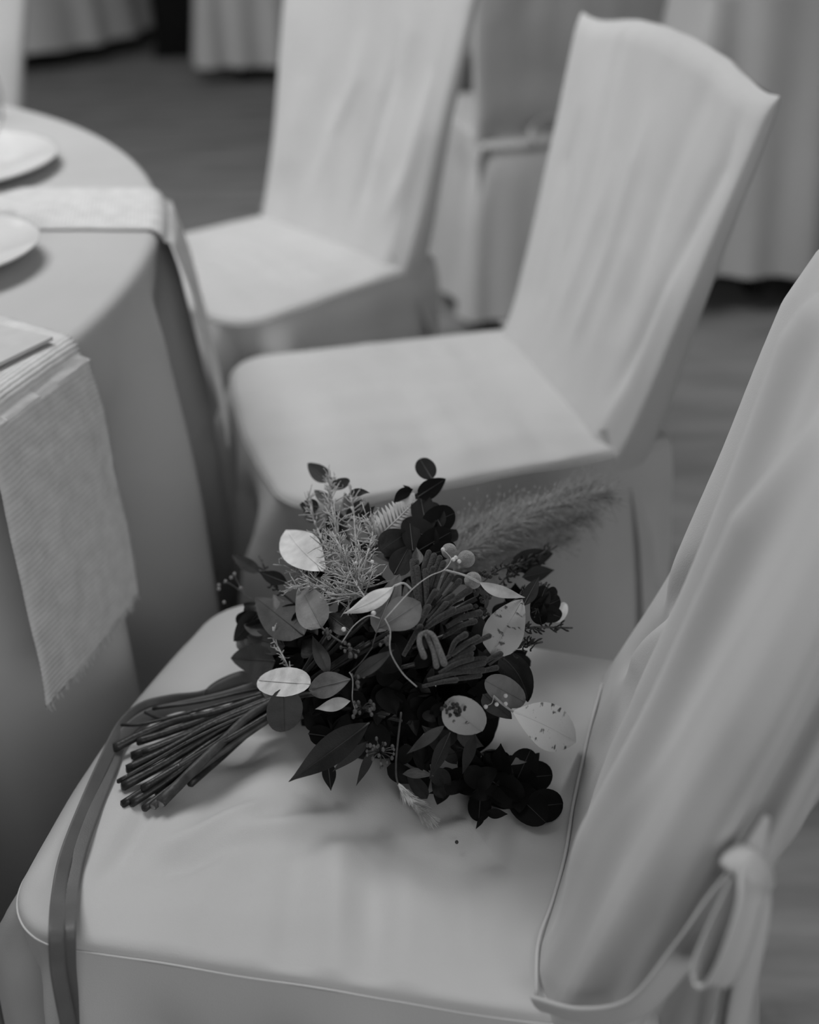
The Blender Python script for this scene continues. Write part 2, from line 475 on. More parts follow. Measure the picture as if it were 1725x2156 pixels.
C1.dents = [(.10, .05, .07, -.006), (.30, .06, .05, -.003), (.36, -.02, .03, .003), (.22, .15, .05, .003)]
for a_, b_, w_, am_ in (((350, 1790), (560, 1705), .010, .004), ((330, 1840), (520, 1790), .012, -.004), ((560, 1800), (800, 1740), .016, -.005), ((520, 1760), (720, 1730), .010, .003),
                       ((640, 1760), (600, 2040), .014, -.004), ((720, 1740), (700, 2060), .012, .0035), ((860, 1780), (850, 2060), .016, .004), ((790, 1720), (780, 2040), .014, -.004),
                       ((960, 1790), (1000, 2060), .016, -.004), ((900, 1760), (1090, 1720), .010, .003), ((980, 1820), (1130, 1800), .012, -.003), ((200, 1880), (330, 1700), .012, -.004),
                       ((90, 1850), (210, 1640), .012, .004), ((430, 1600), (560, 1600), .012, -.003), ((1150, 1480), (1230, 1600), .014, -.003)):
    p_, q_ = C1.local(atz(*a_, SH)), C1.local(atz(*b_, SH)); C1.creases.append((p_.x, p_.y, q_.x, q_.y, w_, am_ * 1.8))
C1.build()
# raised seam where the back panel meets the seat
m = MB(); m.tube([C1.local(atz(px, py, SH + .011)) for px, py in catmull([Vector((a, b, 0)) for a, b in seam_px], 6) for _ in (0,)] if False else
                 [C1.local(atz(v.x, v.y, SH + .0085)) for v in catmull([Vector((a, b, 0)) for a, b in seam_px], 6)], .0015, 6)
m.build('seat_back_seam', 'seam', C1.root)
# tie sash at the rear corner of the nearest chair
NEARN = C1.world(0, 1, 0) - C1.world(0, 0, 0)
def c1p(px, py, y): return C1.local(plane_pt(px, py, C1.world(0, y, 0), NEARN))
def sash(name, spec, width, wdir, prof=None):
    pts = [c1p(*q) for q in spec]
    m = MB(); m.grid(flat_band(pts, width, [Vector(wdir)] * len(pts) if not isinstance(wdir, list) else [Vector(w_) for w_ in wdir], 8, prof=prof), close_u=True)
    return m.build(name, 'cover', C1.root)
sash('tie_band', [(1130, 2112, .226), (1230, 2138, .245), (1340, 2120, .262), (1440, 2010, .272), (1520, 1900, .276), (1570, 1830, .276), (1614, 1715, .262)], .026,
     [(0, .3, 1), (0, .3, 1), (.1, .3, 1), (.6, .3, .6), (.6, .3, .5), (.6, .3, .5), (.6, .3, .5)], prof=lambda q: (.6 + .5 * q - .35 * q * q) * (1 - .75 * max(0, (q - .86) / .14)))
def vec_l(v): return Vector((C1.c * v.x + C1.s * v.y, -C1.s * v.x + C1.c * v.y, v.z))
RL, FL, UL = vec_l(RIGHT), vec_l(FWD), vec_l(UP)
def sash2(name, spec, width, wd_, th=.0012, prof=None):
    pts = [c1p(*q) for q in spec]; m = MB(); m.grid(flat_band(pts, width, wd_, 8, th=th, prof=prof), close_u=True)
    r0 = m.f; return m.build(name, 'cover', C1.root)
VL = vec_l(ray(1520, 1960)).normalized()
sash2('tie_knot', [(1534, 1800, .270), (1554, 1808, .283), (1580, 1826, .288), (1602, 1850, .283), (1612, 1874, .270)], .017, [UL * .8 + RL * .6] * 5, th=.0014, prof=lambda q: .85 + .25 * math.sin(math.pi * q))
sash2('tie_loop', [(1570, 1838, .284), (1542, 1900, .288), (1512, 1962, .292), (1488, 2020, .297), (1482, 2056, .302), (1494, 2076, .307), (1514, 2070, .310), (1538, 2030, .312), (1562, 1965, .310), (1580, 1900, .303), (1586, 1845, .288)], .024,
      [VL * .8 + RL * .6] * 11)
sash2('tie_tail', [(1590, 1850, .272), (1598, 1900, .270), (1588, 1980, .268), (1570, 2060, .266), (1552, 2150, .262), (1530, 2300, .258)], .014, [RL] * 6)
sash2('tie_tail', [(1578, 1850, .262), (1562, 1960, .258), (1540, 2080, .254), (1520, 2200, .25), (1500, 2380, .245)], .012, [RL] * 5)

def soft_folds(ch, seed, n=7, amp=.008):
    r = random.Random(seed); L = []
    for i in range(n):
        y = -.2 + .4 * (i + .5) / n + r.uniform(-.02, .02)
        t0 = r.uniform(-.1, .35); t1 = t0 + r.uniform(.35, .6)
        L.append(([(y, t0), (y * 1.12 + r.uniform(-.02, .02), (t0 + t1) / 2), (y * 1.3 + r.uniform(-.03, .03), t1)], r.uniform(.014, .028), r.uniform(.4, 1) * amp * r.choice((1, 1, -1)), 0))
    return L
def knot_bow(ch, side=1, z=.53, scale=1.0, rear=False):
    """small tied bow of the cover, at the rear edge of the chair"""
    bx, by = (-.070, side * (ch.wb + .006)) if not rear else (-.125, 0.0)
    c = Vector((bx, by, z))
    m = MB(); m.ball(c, .016 * scale, 12, 8, (.8, 1, 1.2)); m.build('tie_knot', 'cover', ch.root)
    for sg in ((-1, 1) if rear else ()):
        d = Vector((0, sg, 0)) if rear else Vector((sg * .8, .3 * side, 0))
        pts = [c, c + d * .05 * scale + Vector((-.01, 0, .03 * scale)), c + d * .10 * scale + Vector((-.02, 0, .012 * scale)), c + d * .085 * scale + Vector((-.03, 0, -.03 * scale)), c + d * .04 * scale + Vector((-.02, 0, -.015 * scale)), c]
        m = MB(); m.grid(flat_band(pts, .045 * scale, [Vector((-.8, 0, .5))] * 6, 6), close_u=True); m.build('tie_loop', 'cover', ch.root)
        pts = [c, c + d * .02 + Vector((-.012, 0, -.08)), c + d * .045 + Vector((-.02, 0, -.2))]
        m = MB(); m.grid(flat_band(pts, .03 * scale, [d] * 3, 6), close_u=True); m.build('tie_tail', 'cover', ch.root)

C2 = Chair('covered_chair', (.206, 1.715), 3.389, 'white covered chair directly behind the bouquet, its whole pointed-corner back in view', 4.1, ear=.028, arch=.05, bh=.415, th=.035, edge=.94)
C2.ridges = soft_folds(C2, 11, 8, .009) + [([(.17, .1), (.2, .45), (.235, .8)], .018, -.010, 0)]
C2.build(); knot_bow(C2, 1, .55, .45)
C3 = Chair('covered_chair', (-.14, 2.38), 3.817, 'white covered chair third along the round table, its back cut by the top edge', 8.7, ear=.01, tw=.265, th=.04, d=.345)
C3.ridges = soft_folds(C3, 5, 7, .009); C3.build()
# chair across the round table, top left
C6 = Chair('covered_chair', (-1.12, 3.16), math.radians(-98), 'white covered chair behind the far rim of the round table, at the top left', 2.2, hi=False)
C6.ridges = soft_folds(C6, 9, 6, .008); C6.build()
# chair seen from behind, with its tied bow
C5 = Chair('covered_chair', (-.02, 3.93), math.radians(80), 'white covered chair seen from behind with a tied bow, between two nearer chairs', 6.1, hi=False)
C5.ridges = soft_folds(C5, 15, 6, .008); C5.build(); knot_bow(C5, 1, .56, 1.0, rear=True)
# chair seen from behind, gathered at the waist, left of the second chair's back
C4 = Chair('covered_chair', (.37, 3.14), math.radians(97), 'white covered chair seen from behind, partly hidden by the pointed-corner chair back', 3.3, hi=False, tw=.225, wb=.18)
C4.ridges = soft_folds(C4, 17, 6, .008); C4.build(); knot_bow(C4, 1, .50, .9, rear=True)
C7 = Chair('covered_chair', (1.17, 2.55), math.radians(30), 'white covered chair cut off by the right edge of the picture', 5.3, hi=False)
C7.ridges = soft_folds(C7, 19, 6, .008); C7.build()

# ------------------------------------------------------------------ round table with cloth
TC = Vector((-1.33, 1.50, 0)); TR = 1.038; TZ = .755
tb = empty('round_table', TC); tag(tb, 'round banquet table under the white cloth at the left', 'table')
m = MB(); m.lathe([(0.01, .742), (1.00, .742), (1.015, .730), (1.00, .715), (.01, .715)], (0, 0, 0), 64); m.build('tabletop', 'wood', tb)
m = MB(); m.lathe([(.06, .715), (.05, .4), (.06, .1), (.34, .03), (.35, 0), (.01, 0)], (0, 0, 0), 32); m.build('pedestal', 'wood', tb)
rows = []; NA = 720
def fold_r(phi, z):
    q = max(0, (TZ - z) / TZ)
    n = 22
    ph = phi - math.radians(-4.0) + .05 * math.sin(phi * 3)
    f = .5 + .5 * math.cos(n * ph)
    f = f ** 1.9
    return TR - .004 + .012 * min(1, q * 8) + sm(q * 2.2 + .05) * (.135 * f - .112) + .02 * q
for k in range(14): rows.append([(max(.01, TR - .012) * k / 13 if k else .005, TZ)] * NA)
zs = [TZ - .0015, TZ - .006, TZ - .014] + [TZ - .014 - (TZ - .06) * (k / 46) for k in range(1, 47)]
V = []
for r in rows: V.append([TC * 0 + Vector((r[0][0] * math.cos(2 * math.pi * i / NA), r[0][0] * math.sin(2 * math.pi * i / NA), TZ + .0006 * nz(r[0][0] * 6, i * .02))) for i in range(NA)])
for j, z in enumerate(zs):
    row = []
    for i in range(NA):
        a = 2 * math.pi * i / NA
        r = fold_r(a, z) if j > 2 else TR - .012 + (.006, .011, .013)[j]
        row.append(Vector((r * math.cos(a), r * math.sin(a), z + .004 * math.sin(a * 9) * (1 - z / TZ))))
    V.append(row)
m = MB(); m.grid(V, close_u=True); tco = m.build('tablecloth', 'cloth'); tco.location = TC
tag(tco, 'white cloth draped to the floor over the round table', 'tablecloth')

# napkins hanging over the table edge
def napkin(ang, r_in, hang, width, label, seed, skew=0.0, fr=True, tw=0.0, lift=.004, rot=-15):
    """strip of linen lying radially on the table and falling over its rim"""
    a = math.radians(ang); rd = Vector((math.cos(a), math.sin(a), 0)); tg = Vector((-rd.y, rd.x, 0))
    nu, nv = 24, 200; rows = []; uv = []
    rt = math.radians(ang + rot); rdt = Vector((math.cos(rt), math.sin(rt), 0))
    for i in range(nv + 1):
        row = []
        for j in range(nu + 1):
            v = -.5 + j / nu; y = v * width
            rim = math.sqrt((TR + .002) ** 2 - y * y)
            Lt = rim - r_in; hh = hang + skew * v
            q = i / nv * (Lt + hh)
            if q < Lt - .012: rr, zz = r_in + q, TZ + lift
            else:
                e = q - (Lt - .012)
                if e < .03:
                    an = e / .03 * math.pi / 2; rr = rim - .012 + .019 * math.sin(an); zz = TZ + lift - .019 * (1 - math.cos(an))
                else:
                    qq = (e + .01) / TZ; rr = rim + .008 + .012 * min(1, qq * 8) + sm(qq * 2.2 + .05) * .027 + .02 * qq + .004 * abs(nz(v * 4 + seed, e * 6)) * min(1, e * 9); zz = TZ + lift - .019 - (e - .03)
            jag = (.004 * nz(j * 1.7, seed) if i == nv else 0)
            wob = .003 * nz(q * 14, seed + (5 if v > 0 else 9)) * abs(v) * 2
            p = TC + rd * rr + tg * (y + wob + tw * max(0, q - Lt)) + Vector((0, 0, zz + jag))
            if rr < rim: p += (rdt - rd) * (rr - rim)
            row.append(p); uv.append((y, q * 1.0))
        rows.append(row)
    m = MB(TC); m.grid(rows); m.uv = uv
    o = m.build('napkin', 'napkin'); o.location = TC
    md = o.modifiers.new('thickness', 'SOLIDIFY'); md.thickness = .0018; md.offset = 1
    tag(o, label, 'napkin', 'linen napkins over the table edge')
    if fr:
        m = MB(TC); r = random.Random(seed)
        for k in range(150):
            j = r.uniform(0, nu - .01); ji = int(j); p = rows[-1][ji].lerp(rows[-1][ji + 1], j - ji)
            d = Vector((r.uniform(-.4, .4), r.uniform(-.4, .4), -1)) * r.uniform(.003, .008)
            m.tube([p + Vector((0, 0, .003)), p + d * .6, p + d], .0005, 3, cap=False)
        f = m.build('fringe', 'napkin', o, kind='stuff')
    return rows
n1 = napkin(-20.0, .62, .275, .180, 'linen napkin with a frayed end hanging beside the nearest chair', 3, skew=-.015, tw=-.14)
n2 = napkin(8.5, .62, .29, .18, 'linen napkin hanging over the table rim in front of the second chair', 8, skew=.0, tw=-.06)

# menu card on the near napkin
cz = TZ + .0075
a, b, c = atz(112, 716, cz), atz(0, 690, cz), atz(0, 784, cz)
e1 = (b - a).normalized(); e2 = (c - a).normalized(); e2 = (e2 - e1 * e2.dot(e1)).normalized()
m = MB(a); ws, hs = .21, .15
m.add([a, a + e1 * hs, a + e1 * hs + e2 * ws, a + e2 * ws] + [q + Vector((0, 0, .0035)) for q in (a, a + e1 * hs, a + e1 * hs + e2 * ws, a + e2 * ws)],
      [(0, 1, 2, 3), (7, 6, 5, 4), (0, 4, 5, 1), (1, 5, 6, 2), (2, 6, 7, 3), (3, 7, 4, 0)])
o = m.build('menu_card', 'card', smooth=False); o.location = a; tag(o, 'plain grey card lying on the near napkin', 'card')

# plates
def plate(px, py, R, label):
    p = atz(px, py, TZ + .02)
    o = empty('plate', (p.x, p.y, TZ + .0065 if R < .14 else TZ + .001)); tag(o, label, 'plate', 'white plates on the round table')
    m = MB(); m.lathe([(.003, .004), (R * .58, .004), (R * .66, .008), (R * .97, .019), (R, .0205), (R * 1.003, .0195), (R * .98, .0165), (R * .66, .003), (R * .60, .0005), (.003, .0005)], (0, 0, 0), 64)
    m.build('dish', 'china', o)
    m = MB(); m.lathe([(R * .57, .0), (R * .59, .0), (R * .59, .002), (R * .57, .002)], (0, 0, 0), 48); m.build('foot_ring', 'china', o)
plate(-132, 335, .165, 'white plate on the far side, cut by the left picture edge')
plate(-152, 528, .125, 'white plate just below the second napkin, cut by the left picture edge')
# wine glasses
def wine_glass(px, py, label, s=1.0):
    p = atz(px, py, TZ)
    o = empty('wine_glass', (p.x, p.y, TZ + .001)); tag(o, label, 'glass', 'stemmed glasses on the round table')
    m = MB(); m.lathe([(.002, .0), (.035 * s, 0), (.036 * s, .0015), (.03 * s, .003), (.006, .008), (.002, .009)], (0, 0, 0), 40); m.build('foot', 'glass', o)
    m = MB(); m.lathe([(.004, .0095), (.0036, .05), (.004, .085 * s)], (0, 0, 0), 16); m.build('stem', 'glass', o)
    m = MB(); m.lathe([(.002, .086 * s), (.02 * s, .093 * s), (.036 * s, .12 * s), (.04 * s, .15 * s), (.033 * s, .20 * s), (.032 * s, .20 * s), (.0388 * s, .15 * s), (.0348 * s, .121 * s), (.019 * s, .095 * s), (.002, .089 * s)], (0, 0, 0), 40); m.build('bowl', 'glass', o)
wine_glass(-14, 462, 'clear stemmed glass by the second napkin near the left picture edge')
wine_glass(-40, 250, 'clear stemmed glass standing beyond the far plate')

# ------------------------------------------------------------------ far tables with pleated skirting
def skirted(label, rectpts, ztop, zhem, matn, amp=.025, wl=.085, flare=.06, closed=True, corner_r=.03):
    """table of any plan outline, pleated skirting hung all around"""
    P = [Vector((x, y, 0)) for x, y in rectpts]; c = sum(P, Vector()) / len(P)
    o = empty('skirted_table', c); tag(o, label, 'table', 'tables with pleated skirting')
    m = MB(c); n = len(P)
    m.add([p + Vector((0, 0, ztop)) for p in P] + [p + Vector((0, 0, ztop - .025)) for p in P], [tuple(range(n)), tuple(range(2 * n - 1, n - 1, -1))] + [(i, (i + 1) % n, n + (i + 1) % n, n + i)[::-1] for i in range(n)])
    m.build('table_top', matn, o, smooth=False)
    # dense outline
    D = []; 
    for i in range(n):
        a, b = P[i], P[(i + 1) % n]; k = max(1, int((b - a).length / .012))
        for j in range(k): D.append(a.lerp(b, j / k))
    N = len(D); L = 0; rows = [[] for _ in range(15)]
    for i in range(N):
        t = (D[(i + 2) % N] - D[i - 2]).normalized(); nn = Vector((t.y, -t.x, 0))
        if nn.dot(D[i] - c) < 0: nn = -nn
        L += (D[i] - D[i - 1]).length
        for k in range(15):
            q = k / 14; f = math.sin(2 * math.pi * L / wl + 1.6 * nz(L * 5, 1)) 
            off = .006 + amp * (.25 + .75 * q) * (f * .5 + .5) + flare * q
            rows[k].append(D[i] + nn * off + Vector((0, 0, ztop - q * (ztop - zhem) + .012 * nz(L * 6, 3) * q)))
    m = MB(c); m.grid(rows, close_u=True); m.build('pleated_skirt', matn, o)
    for p in (P[0], P[len(P) // 4], P[len(P) // 2], P[3 * len(P) // 4]):
        q = c.lerp(p, .8); m = MB(c); m.tube([(q.x, q.y, 0), (q.x, q.y, ztop - .03)], .025, 8); m.build('leg', 'wood', o)
def circle(cx, cy, r, n=72): return [(cx + r * math.cos(2 * math.pi * i / n), cy + r * math.sin(2 * math.pi * i / n)) for i in range(n)]
skirted('long table with pale pleated skirting at the upper right', [(.73, 3.20), (2.6, 3.12), (2.6, 3.9), (.73, 3.98)], .74, .10, 'skirtL', amp=.03, wl=.12)
skirted('round table with pale pleated skirting at the far upper left', circle(-2.0, 7.1, .72), .74, .09, 'skirtL', amp=.035, wl=.22)
skirted('far table with pale pleated skirting left of the tall middle chair', [(-.80, 6.05), (.4, 6.05), (.4, 6.8), (-.80, 6.8)], .74, .08, 'skirtL', amp=.035, wl=.13)

# made-up black block, added to make the gap between the far tables dark
o = empty('dark_gap_block', (-1.03, 6.75, 0)); tag(o, 'narrow black block added for the dark gap between the two far pale skirted tables', 'block')
m = MB(); m.box((-.11, -.11, .04), (.11, .11, .95)); m.build('gap_block_body', 'leaf_k', o, smooth=False)
m = MB(); m.box((-.12, -.12, 0), (.12, .12, .04)); m.build('gap_block_base', 'leaf_k', o, smooth=False)

# ------------------------------------------------------------------ the bouquet
def SD(px, py, h=.012):
    """camera depth of the seat surface under a photo pixel, h above it"""
    return depth_of(atz(px, py, SH + h))
def DS(px, py, off=0.0):
    e = ((px - 870) / 370) ** 2 + ((py - 1390) / 400) ** 2
    return min(1.05 + .15 * e + off, SD(px, py, .013))
BO = atz(600, 1500, SH + .012)
BQ = empty('bouquet', BO)
tag(BQ, 'loose bouquet of dark flowers and pale dried leaves tied with grey ribbon', 'bouquet')
PX = 1.1 / F

def leaf(name, base, tip, wpx, material, shape='ovate', bulge=.0, d0=0.0, d1=0.0, roll=0.0, fold=.12, curl=0.0, stalk=None, bend=0.0, rib=True, lift=0.0):
    """base/tip photo pixels; d0,d1 extra camera depth (m); bend sideways px; bulge towards viewer (m); fold = V depth; curl = tip droop"""
    da, db = DS(*base, d0), DS(*tip, d1)
    A, B = Q(*base, da), Q(*tip, db); mid = ((base[0] + tip[0]) / 2, (base[1] + tip[1]) / 2)
    ax = (tip[0] - base[0], tip[1] - base[1]); ln = math.hypot(*ax); nx, ny = -ax[1] / ln, ax[0] / ln
    Mm = Q(mid[0] + nx * bend, mid[1] + ny * bend, (da + db) / 2 - bulge)
    n, w = 12, 4; rows = []; spine = []
    W2 = wpx * .5 * ((da + db) / 2) / F
    for i in range(n + 1):
        t = i / n if shape != 'round' else .5 - .5 * math.cos(math.pi * i / n)
        c = A * (1 - t) ** 2 + (Mm * 2 - (A + B) / 2) * 2 * t * (1 - t) + B * t * t
        tg = ((Mm * 2 - (A + B) / 2) - A) * (1 - t) + (B - (Mm * 2 - (A + B) / 2)) * t; tg.normalize()
        view = (c - CP).normalized(); sd = tg.cross(view)
        if sd.length < 1e-4: sd = RIGHT.copy()
        sd.normalize(); nr = sd.cross(tg).normalized()
        if nr.dot(view) > 0: nr = -nr
        cr, sr = math.cos(roll), math.sin(roll); s2 = sd * cr + nr * sr; n2 = nr * cr - sd * sr
        if shape == 'ovate': pf = (math.sin(math.pi * t ** .72)) ** .75
        elif shape == 'obovate': pf = (math.sin(math.pi * t ** 1.25)) ** .72
        elif shape == 'round': pf = (max(0, 1 - (2 * t - 1) ** 2)) ** .5
        else: pf = (math.sin(math.pi * t ** .8)) ** 1.15
        pf = max(pf, .02)
        row = []
        for j in range(-w, w + 1):
            q = j / w
            p = c + s2 * (q * W2 * pf / max(.35, cr)) + n2 * (W2 * pf * fold * (abs(q) - .5) * 1.0 + .06 * W2 * nz(t * 4 + base[0], q * 2, tip[1])) - n2 * (curl * W2 * (q * q) * 1.0)
            row.append(p)
        rows.append(row); spine.append(c + n2 * (-W2 * pf * fold * .5 + .0002))
    m = MB(BO); m.grid(rows); o = m.build(name, material, BQ)
    if rib and wpx > 28:
        m = MB(BO); m.tube(spine[:-1], [.0007 * (1 - .8 * i / n) for i in range(n)], 4); m.build('midrib', o.data.materials[0] if material not in ('leaf_d', 'leaf_k') else 'leaf_md', o)
    if stalk:
        P = [A] + [Q(x, y, DS(x, y, d0 + .004 * k)) for k, (x, y) in enumerate(stalk)]
        m = MB(BO); m.tube(catmull(P, 5), .0010, 5); m.build('leaf_stalk', 'twig' if material in ('leaf_l', 'leaf_s', 'leaf_sm') else 'twig_d', o)
    return o

# -- dark inner foliage first
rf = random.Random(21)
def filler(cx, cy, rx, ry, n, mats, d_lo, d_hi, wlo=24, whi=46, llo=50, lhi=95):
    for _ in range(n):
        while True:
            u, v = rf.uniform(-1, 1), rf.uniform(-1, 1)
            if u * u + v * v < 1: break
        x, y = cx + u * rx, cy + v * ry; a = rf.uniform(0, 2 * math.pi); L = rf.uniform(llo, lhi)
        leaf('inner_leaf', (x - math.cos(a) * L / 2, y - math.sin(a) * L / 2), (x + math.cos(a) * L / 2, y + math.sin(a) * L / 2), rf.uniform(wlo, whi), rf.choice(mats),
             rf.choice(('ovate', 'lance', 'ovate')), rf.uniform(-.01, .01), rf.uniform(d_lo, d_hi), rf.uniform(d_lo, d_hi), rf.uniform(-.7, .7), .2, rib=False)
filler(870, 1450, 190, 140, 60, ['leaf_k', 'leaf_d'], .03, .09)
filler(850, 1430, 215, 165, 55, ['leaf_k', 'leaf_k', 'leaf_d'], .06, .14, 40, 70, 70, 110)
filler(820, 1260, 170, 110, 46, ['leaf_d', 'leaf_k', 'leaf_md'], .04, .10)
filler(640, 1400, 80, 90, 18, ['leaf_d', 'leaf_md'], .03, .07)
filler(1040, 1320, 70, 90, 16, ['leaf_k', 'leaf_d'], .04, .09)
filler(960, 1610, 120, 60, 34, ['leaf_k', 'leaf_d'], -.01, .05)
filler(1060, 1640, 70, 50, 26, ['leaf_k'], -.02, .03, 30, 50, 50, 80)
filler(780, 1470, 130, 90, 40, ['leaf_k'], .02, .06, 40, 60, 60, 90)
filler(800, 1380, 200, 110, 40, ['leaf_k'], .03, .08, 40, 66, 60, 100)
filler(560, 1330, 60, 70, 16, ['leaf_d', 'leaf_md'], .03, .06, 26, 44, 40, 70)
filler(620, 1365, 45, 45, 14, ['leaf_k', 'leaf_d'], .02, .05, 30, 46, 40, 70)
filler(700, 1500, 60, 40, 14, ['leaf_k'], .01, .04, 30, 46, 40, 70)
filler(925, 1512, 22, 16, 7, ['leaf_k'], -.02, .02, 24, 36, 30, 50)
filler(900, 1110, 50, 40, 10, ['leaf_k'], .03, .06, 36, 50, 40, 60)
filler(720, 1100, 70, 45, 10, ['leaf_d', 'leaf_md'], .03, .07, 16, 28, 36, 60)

# -- leaves that can be told apart in the photograph
L_ = leaf
L_('dried_leaf', (687, 1201), (602, 1116), 82, 'leaf_l', 'obovate', .012, .0, .02, .15, .16, stalk=[(712, 1210), (738, 1225)], bend=-6)
L_('eucalyptus_leaf', (678, 1322), (630, 1233), 72, 'leaf_m', 'ovate', .012, -.01, .01, -.2, .18, stalk=[(700, 1340), (722, 1354)])
L_('eucalyptus_leaf', (640, 1338), (538, 1258), 84, 'leaf_md', 'ovate', .006, .02, .03, .2, -.1)
L_('dried_leaf', (830, 1234), (721, 1292), 36, 'leaf_l', 'lance', .012, -.03, -.025, .25, .25, curl=.2, stalk=[(850, 1228), (866, 1240)], bend=-6)
L_('dried_leaf', (792, 1332), (842, 1209), 56, 'leaf_m', 'ovate', .006, -.005, .01, .2, .15)
L_('eucalyptus_leaf', (800, 1322), (886, 1268), 72, 'leaf_m', 'obovate', .012, -.02, -.012, -.1, .12)
L_('dried_leaf', (1010, 1226), (1106, 1258), 26, 'leaf_l', 'lance', .008, -.03, -.02, .4, .3, bend=4, stalk=[(980, 1212), (940, 1201)])
L_('freckled_leaf', (1034, 1378), (1100, 1262), 84, 'leaf_sm', 'ovate', .012, -.02, -.005, .1, .12)
L_('pointed_leaf', (1102, 1276), (1136, 1213), 30, 'leaf_d', 'lance', .004, .0, .0, .1, .2)
L_('broad_leaf', (1052, 1380), (1112, 1478), 60, 'leaf_d', 'ovate', .008, .02, .02, .2, .2, bend=-12)
L_('eucalyptus_leaf', (1022, 1432), (1106, 1478), 58, 'leaf_m', 'round', .012, -.01, .0, -.2, .1)
L_('eucalyptus_leaf', (1017, 1462), (1078, 1514), 42, 'leaf_md', 'ovate', .006, -.005, .0, .2, .1)
L_('eucalyptus_leaf', (938, 1478), (1014, 1540), 80, 'leaf_sm', 'round', .012, -.03, -.03, .25, -.1)
L_('dried_leaf', (1080, 1498), (1213, 1562), 96, 'leaf_s', 'obovate', .010, -.03, -.02, -.15, .10, stalk=[(1060, 1484), (1040, 1466)], bend=-4)
L_('dried_leaf', (654, 1440), (543, 1432), 62, 'leaf_l', 'round', .012, -.025, -.02, .4, .1)
L_('eucalyptus_leaf', (598, 1450), (600, 1540), 76, 'leaf_md', 'round', .010, -.034, -.012, -.2, .15)
L_('eucalyptus_leaf', (738, 1430), (650, 1452), 54, 'leaf_m', 'obovate', .008, -.015, -.01, .2, .1)
L_('dried_leaf', (738, 1476), (664, 1493), 28, 'leaf_l', 'lance', .002, -.005, .0, .2, .2)
L_('lance_leaf', (778, 1522), (608, 1646), 62, 'leaf_d', 'lance', .010, -.03, -.02, .2, .3)
L_('lance_leaf', (776, 1560), (700, 1625), 24, 'leaf_d', 'lance', .006, -.03, -.03, -.4, .3)
L_('small_leaf', (690, 1600), (697, 1665), 30, 'leaf_k', 'lance', .002, .0, .0, .0, .2)
L_('lance_leaf', (936, 1528), (856, 1588), 24, 'leaf_md', 'lance', .004, -.035, -.035, .1, .2)
L_('lance_leaf', (948, 1542), (904, 1640), 30, 'leaf_d', 'lance', .004, -.03, -.03, .1, .2)
L_('lance_leaf', (848, 1630), (914, 1634), 22, 'leaf_md', 'lance', .002, -.02, -.02, .1, .2, bend=-4)
L_('lance_leaf', (1000, 1545), (974, 1630), 26, 'leaf_d', 'lance', .004, -.03, -.03, .1, .2)
L_('lance_leaf', (790, 1570), (750, 1655), 20, 'leaf_d', 'lance', .004, -.02, -.015, .1, .2)
L_('lance_leaf', (744, 1426), (830, 1368), 32, 'leaf_md', 'lance', .004, -.03, -.035, -.2, .2)
L_('lance_leaf', (692, 1420), (658, 1338), 32, 'leaf_md', 'lance', .004, -.005, .0, .3, .2)
L_('lance_leaf', (740, 1330), (690, 1292), 46, 'leaf_d', 'ovate', .004, .01, .01, .1, .2)
L_('round_dark_leaf', (1085, 1650), (1118, 1578), 64, 'leaf_k', 'round', .004, -.02, -.02, .1, .1)
L_('round_dark_leaf', (1080, 1640), (1164, 1632), 70, 'leaf_k', 'round', .004, -.012, -.012, .2, .1)
L_('round_dark_leaf', (1110, 1700), (1186, 1692), 70, 'leaf_k', 'round', .004, -.006, -.006, .1, .1)
L_('round_dark_leaf', (1075, 1660), (1150, 1732), 72, 'leaf_k', 'round', .004, -.004, -.004, .0, .1)
L_('round_dark_leaf', (1030, 1640), (1100, 1690), 70, 'leaf_k', 'round', .004, -.01, -.01, .2, .1)
L_('round_dark_leaf', (1012, 1668), (1008, 1730), 50, 'leaf_k', 'round', .002, -.004, -.0, .0, .1)
L_('small_leaf', (1022, 1712), (1070, 1714), 22, 'leaf_k', 'lance', .002, .0, .0, .0, .2)
L_('small_leaf', (1020, 1715), (1002, 1746), 12, 'leaf_k', 'lance', .001, .0, .0, .0, .2, rib=False)
L_('pale_slim_leaf', (1124, 1581), (1076, 1611), 24, 'leaf_m', 'lance', .004, -.015, -.015, .1, .2)
L_('dark_leaf', (545, 1290), (492, 1350), 44, 'leaf_d', 'ovate', .004, .03, .03, .2, .2)
L_('eucalyptus_leaf', (568, 1330), (510, 1300), 46, 'leaf_md', 'ovate', .004, .03, .03, .2, .2)
L_('eucalyptus_leaf', (580, 1392), (486, 1386), 66, 'leaf_md', 'ovate', .006, .02, .03, -.2, .2)
L_('eucalyptus_leaf', (600, 1360), (520, 1340), 50, 'leaf_md', 'ovate', .006, .02, .03, -.2, .2)
L_('dark_leaf', (605, 1228), (544, 1203), 30, 'leaf_k', 'lance', .004, .03, .04, .2, .2)
L_('dark_leaf', (545, 1205), (488, 1168), 28, 'leaf_d', 'ovate', .004, .05, .06, .2, .2)
L_('dark_leaf', (630, 1490), (590, 1530), 44, 'leaf_k', 'ovate', .004, .02, .02, .2, .2)
L_('dark_leaf', (650, 1545), (720, 1555), 44, 'leaf_k', 'ovate', .004, .0, .0, .2, .2)
L_('small_leaf', (692, 1013), (648, 975), 36, 'leaf_d', 'ovate', .004, .02, .02, .1, .2)
L_('small_leaf', (694, 1026), (737, 1012), 24, 'leaf_md', 'round', .004, .02, .02, .3, .2)
L_('small_leaf', (733, 1046), (779, 1038), 18, 'leaf_md', 'lance', .004, .02, .02, .3, .2, bend=-6)
L_('small_leaf', (672, 1068), (631, 1062), 30, 'leaf_d', 'ovate', .004, .02, .02, .1, .2)
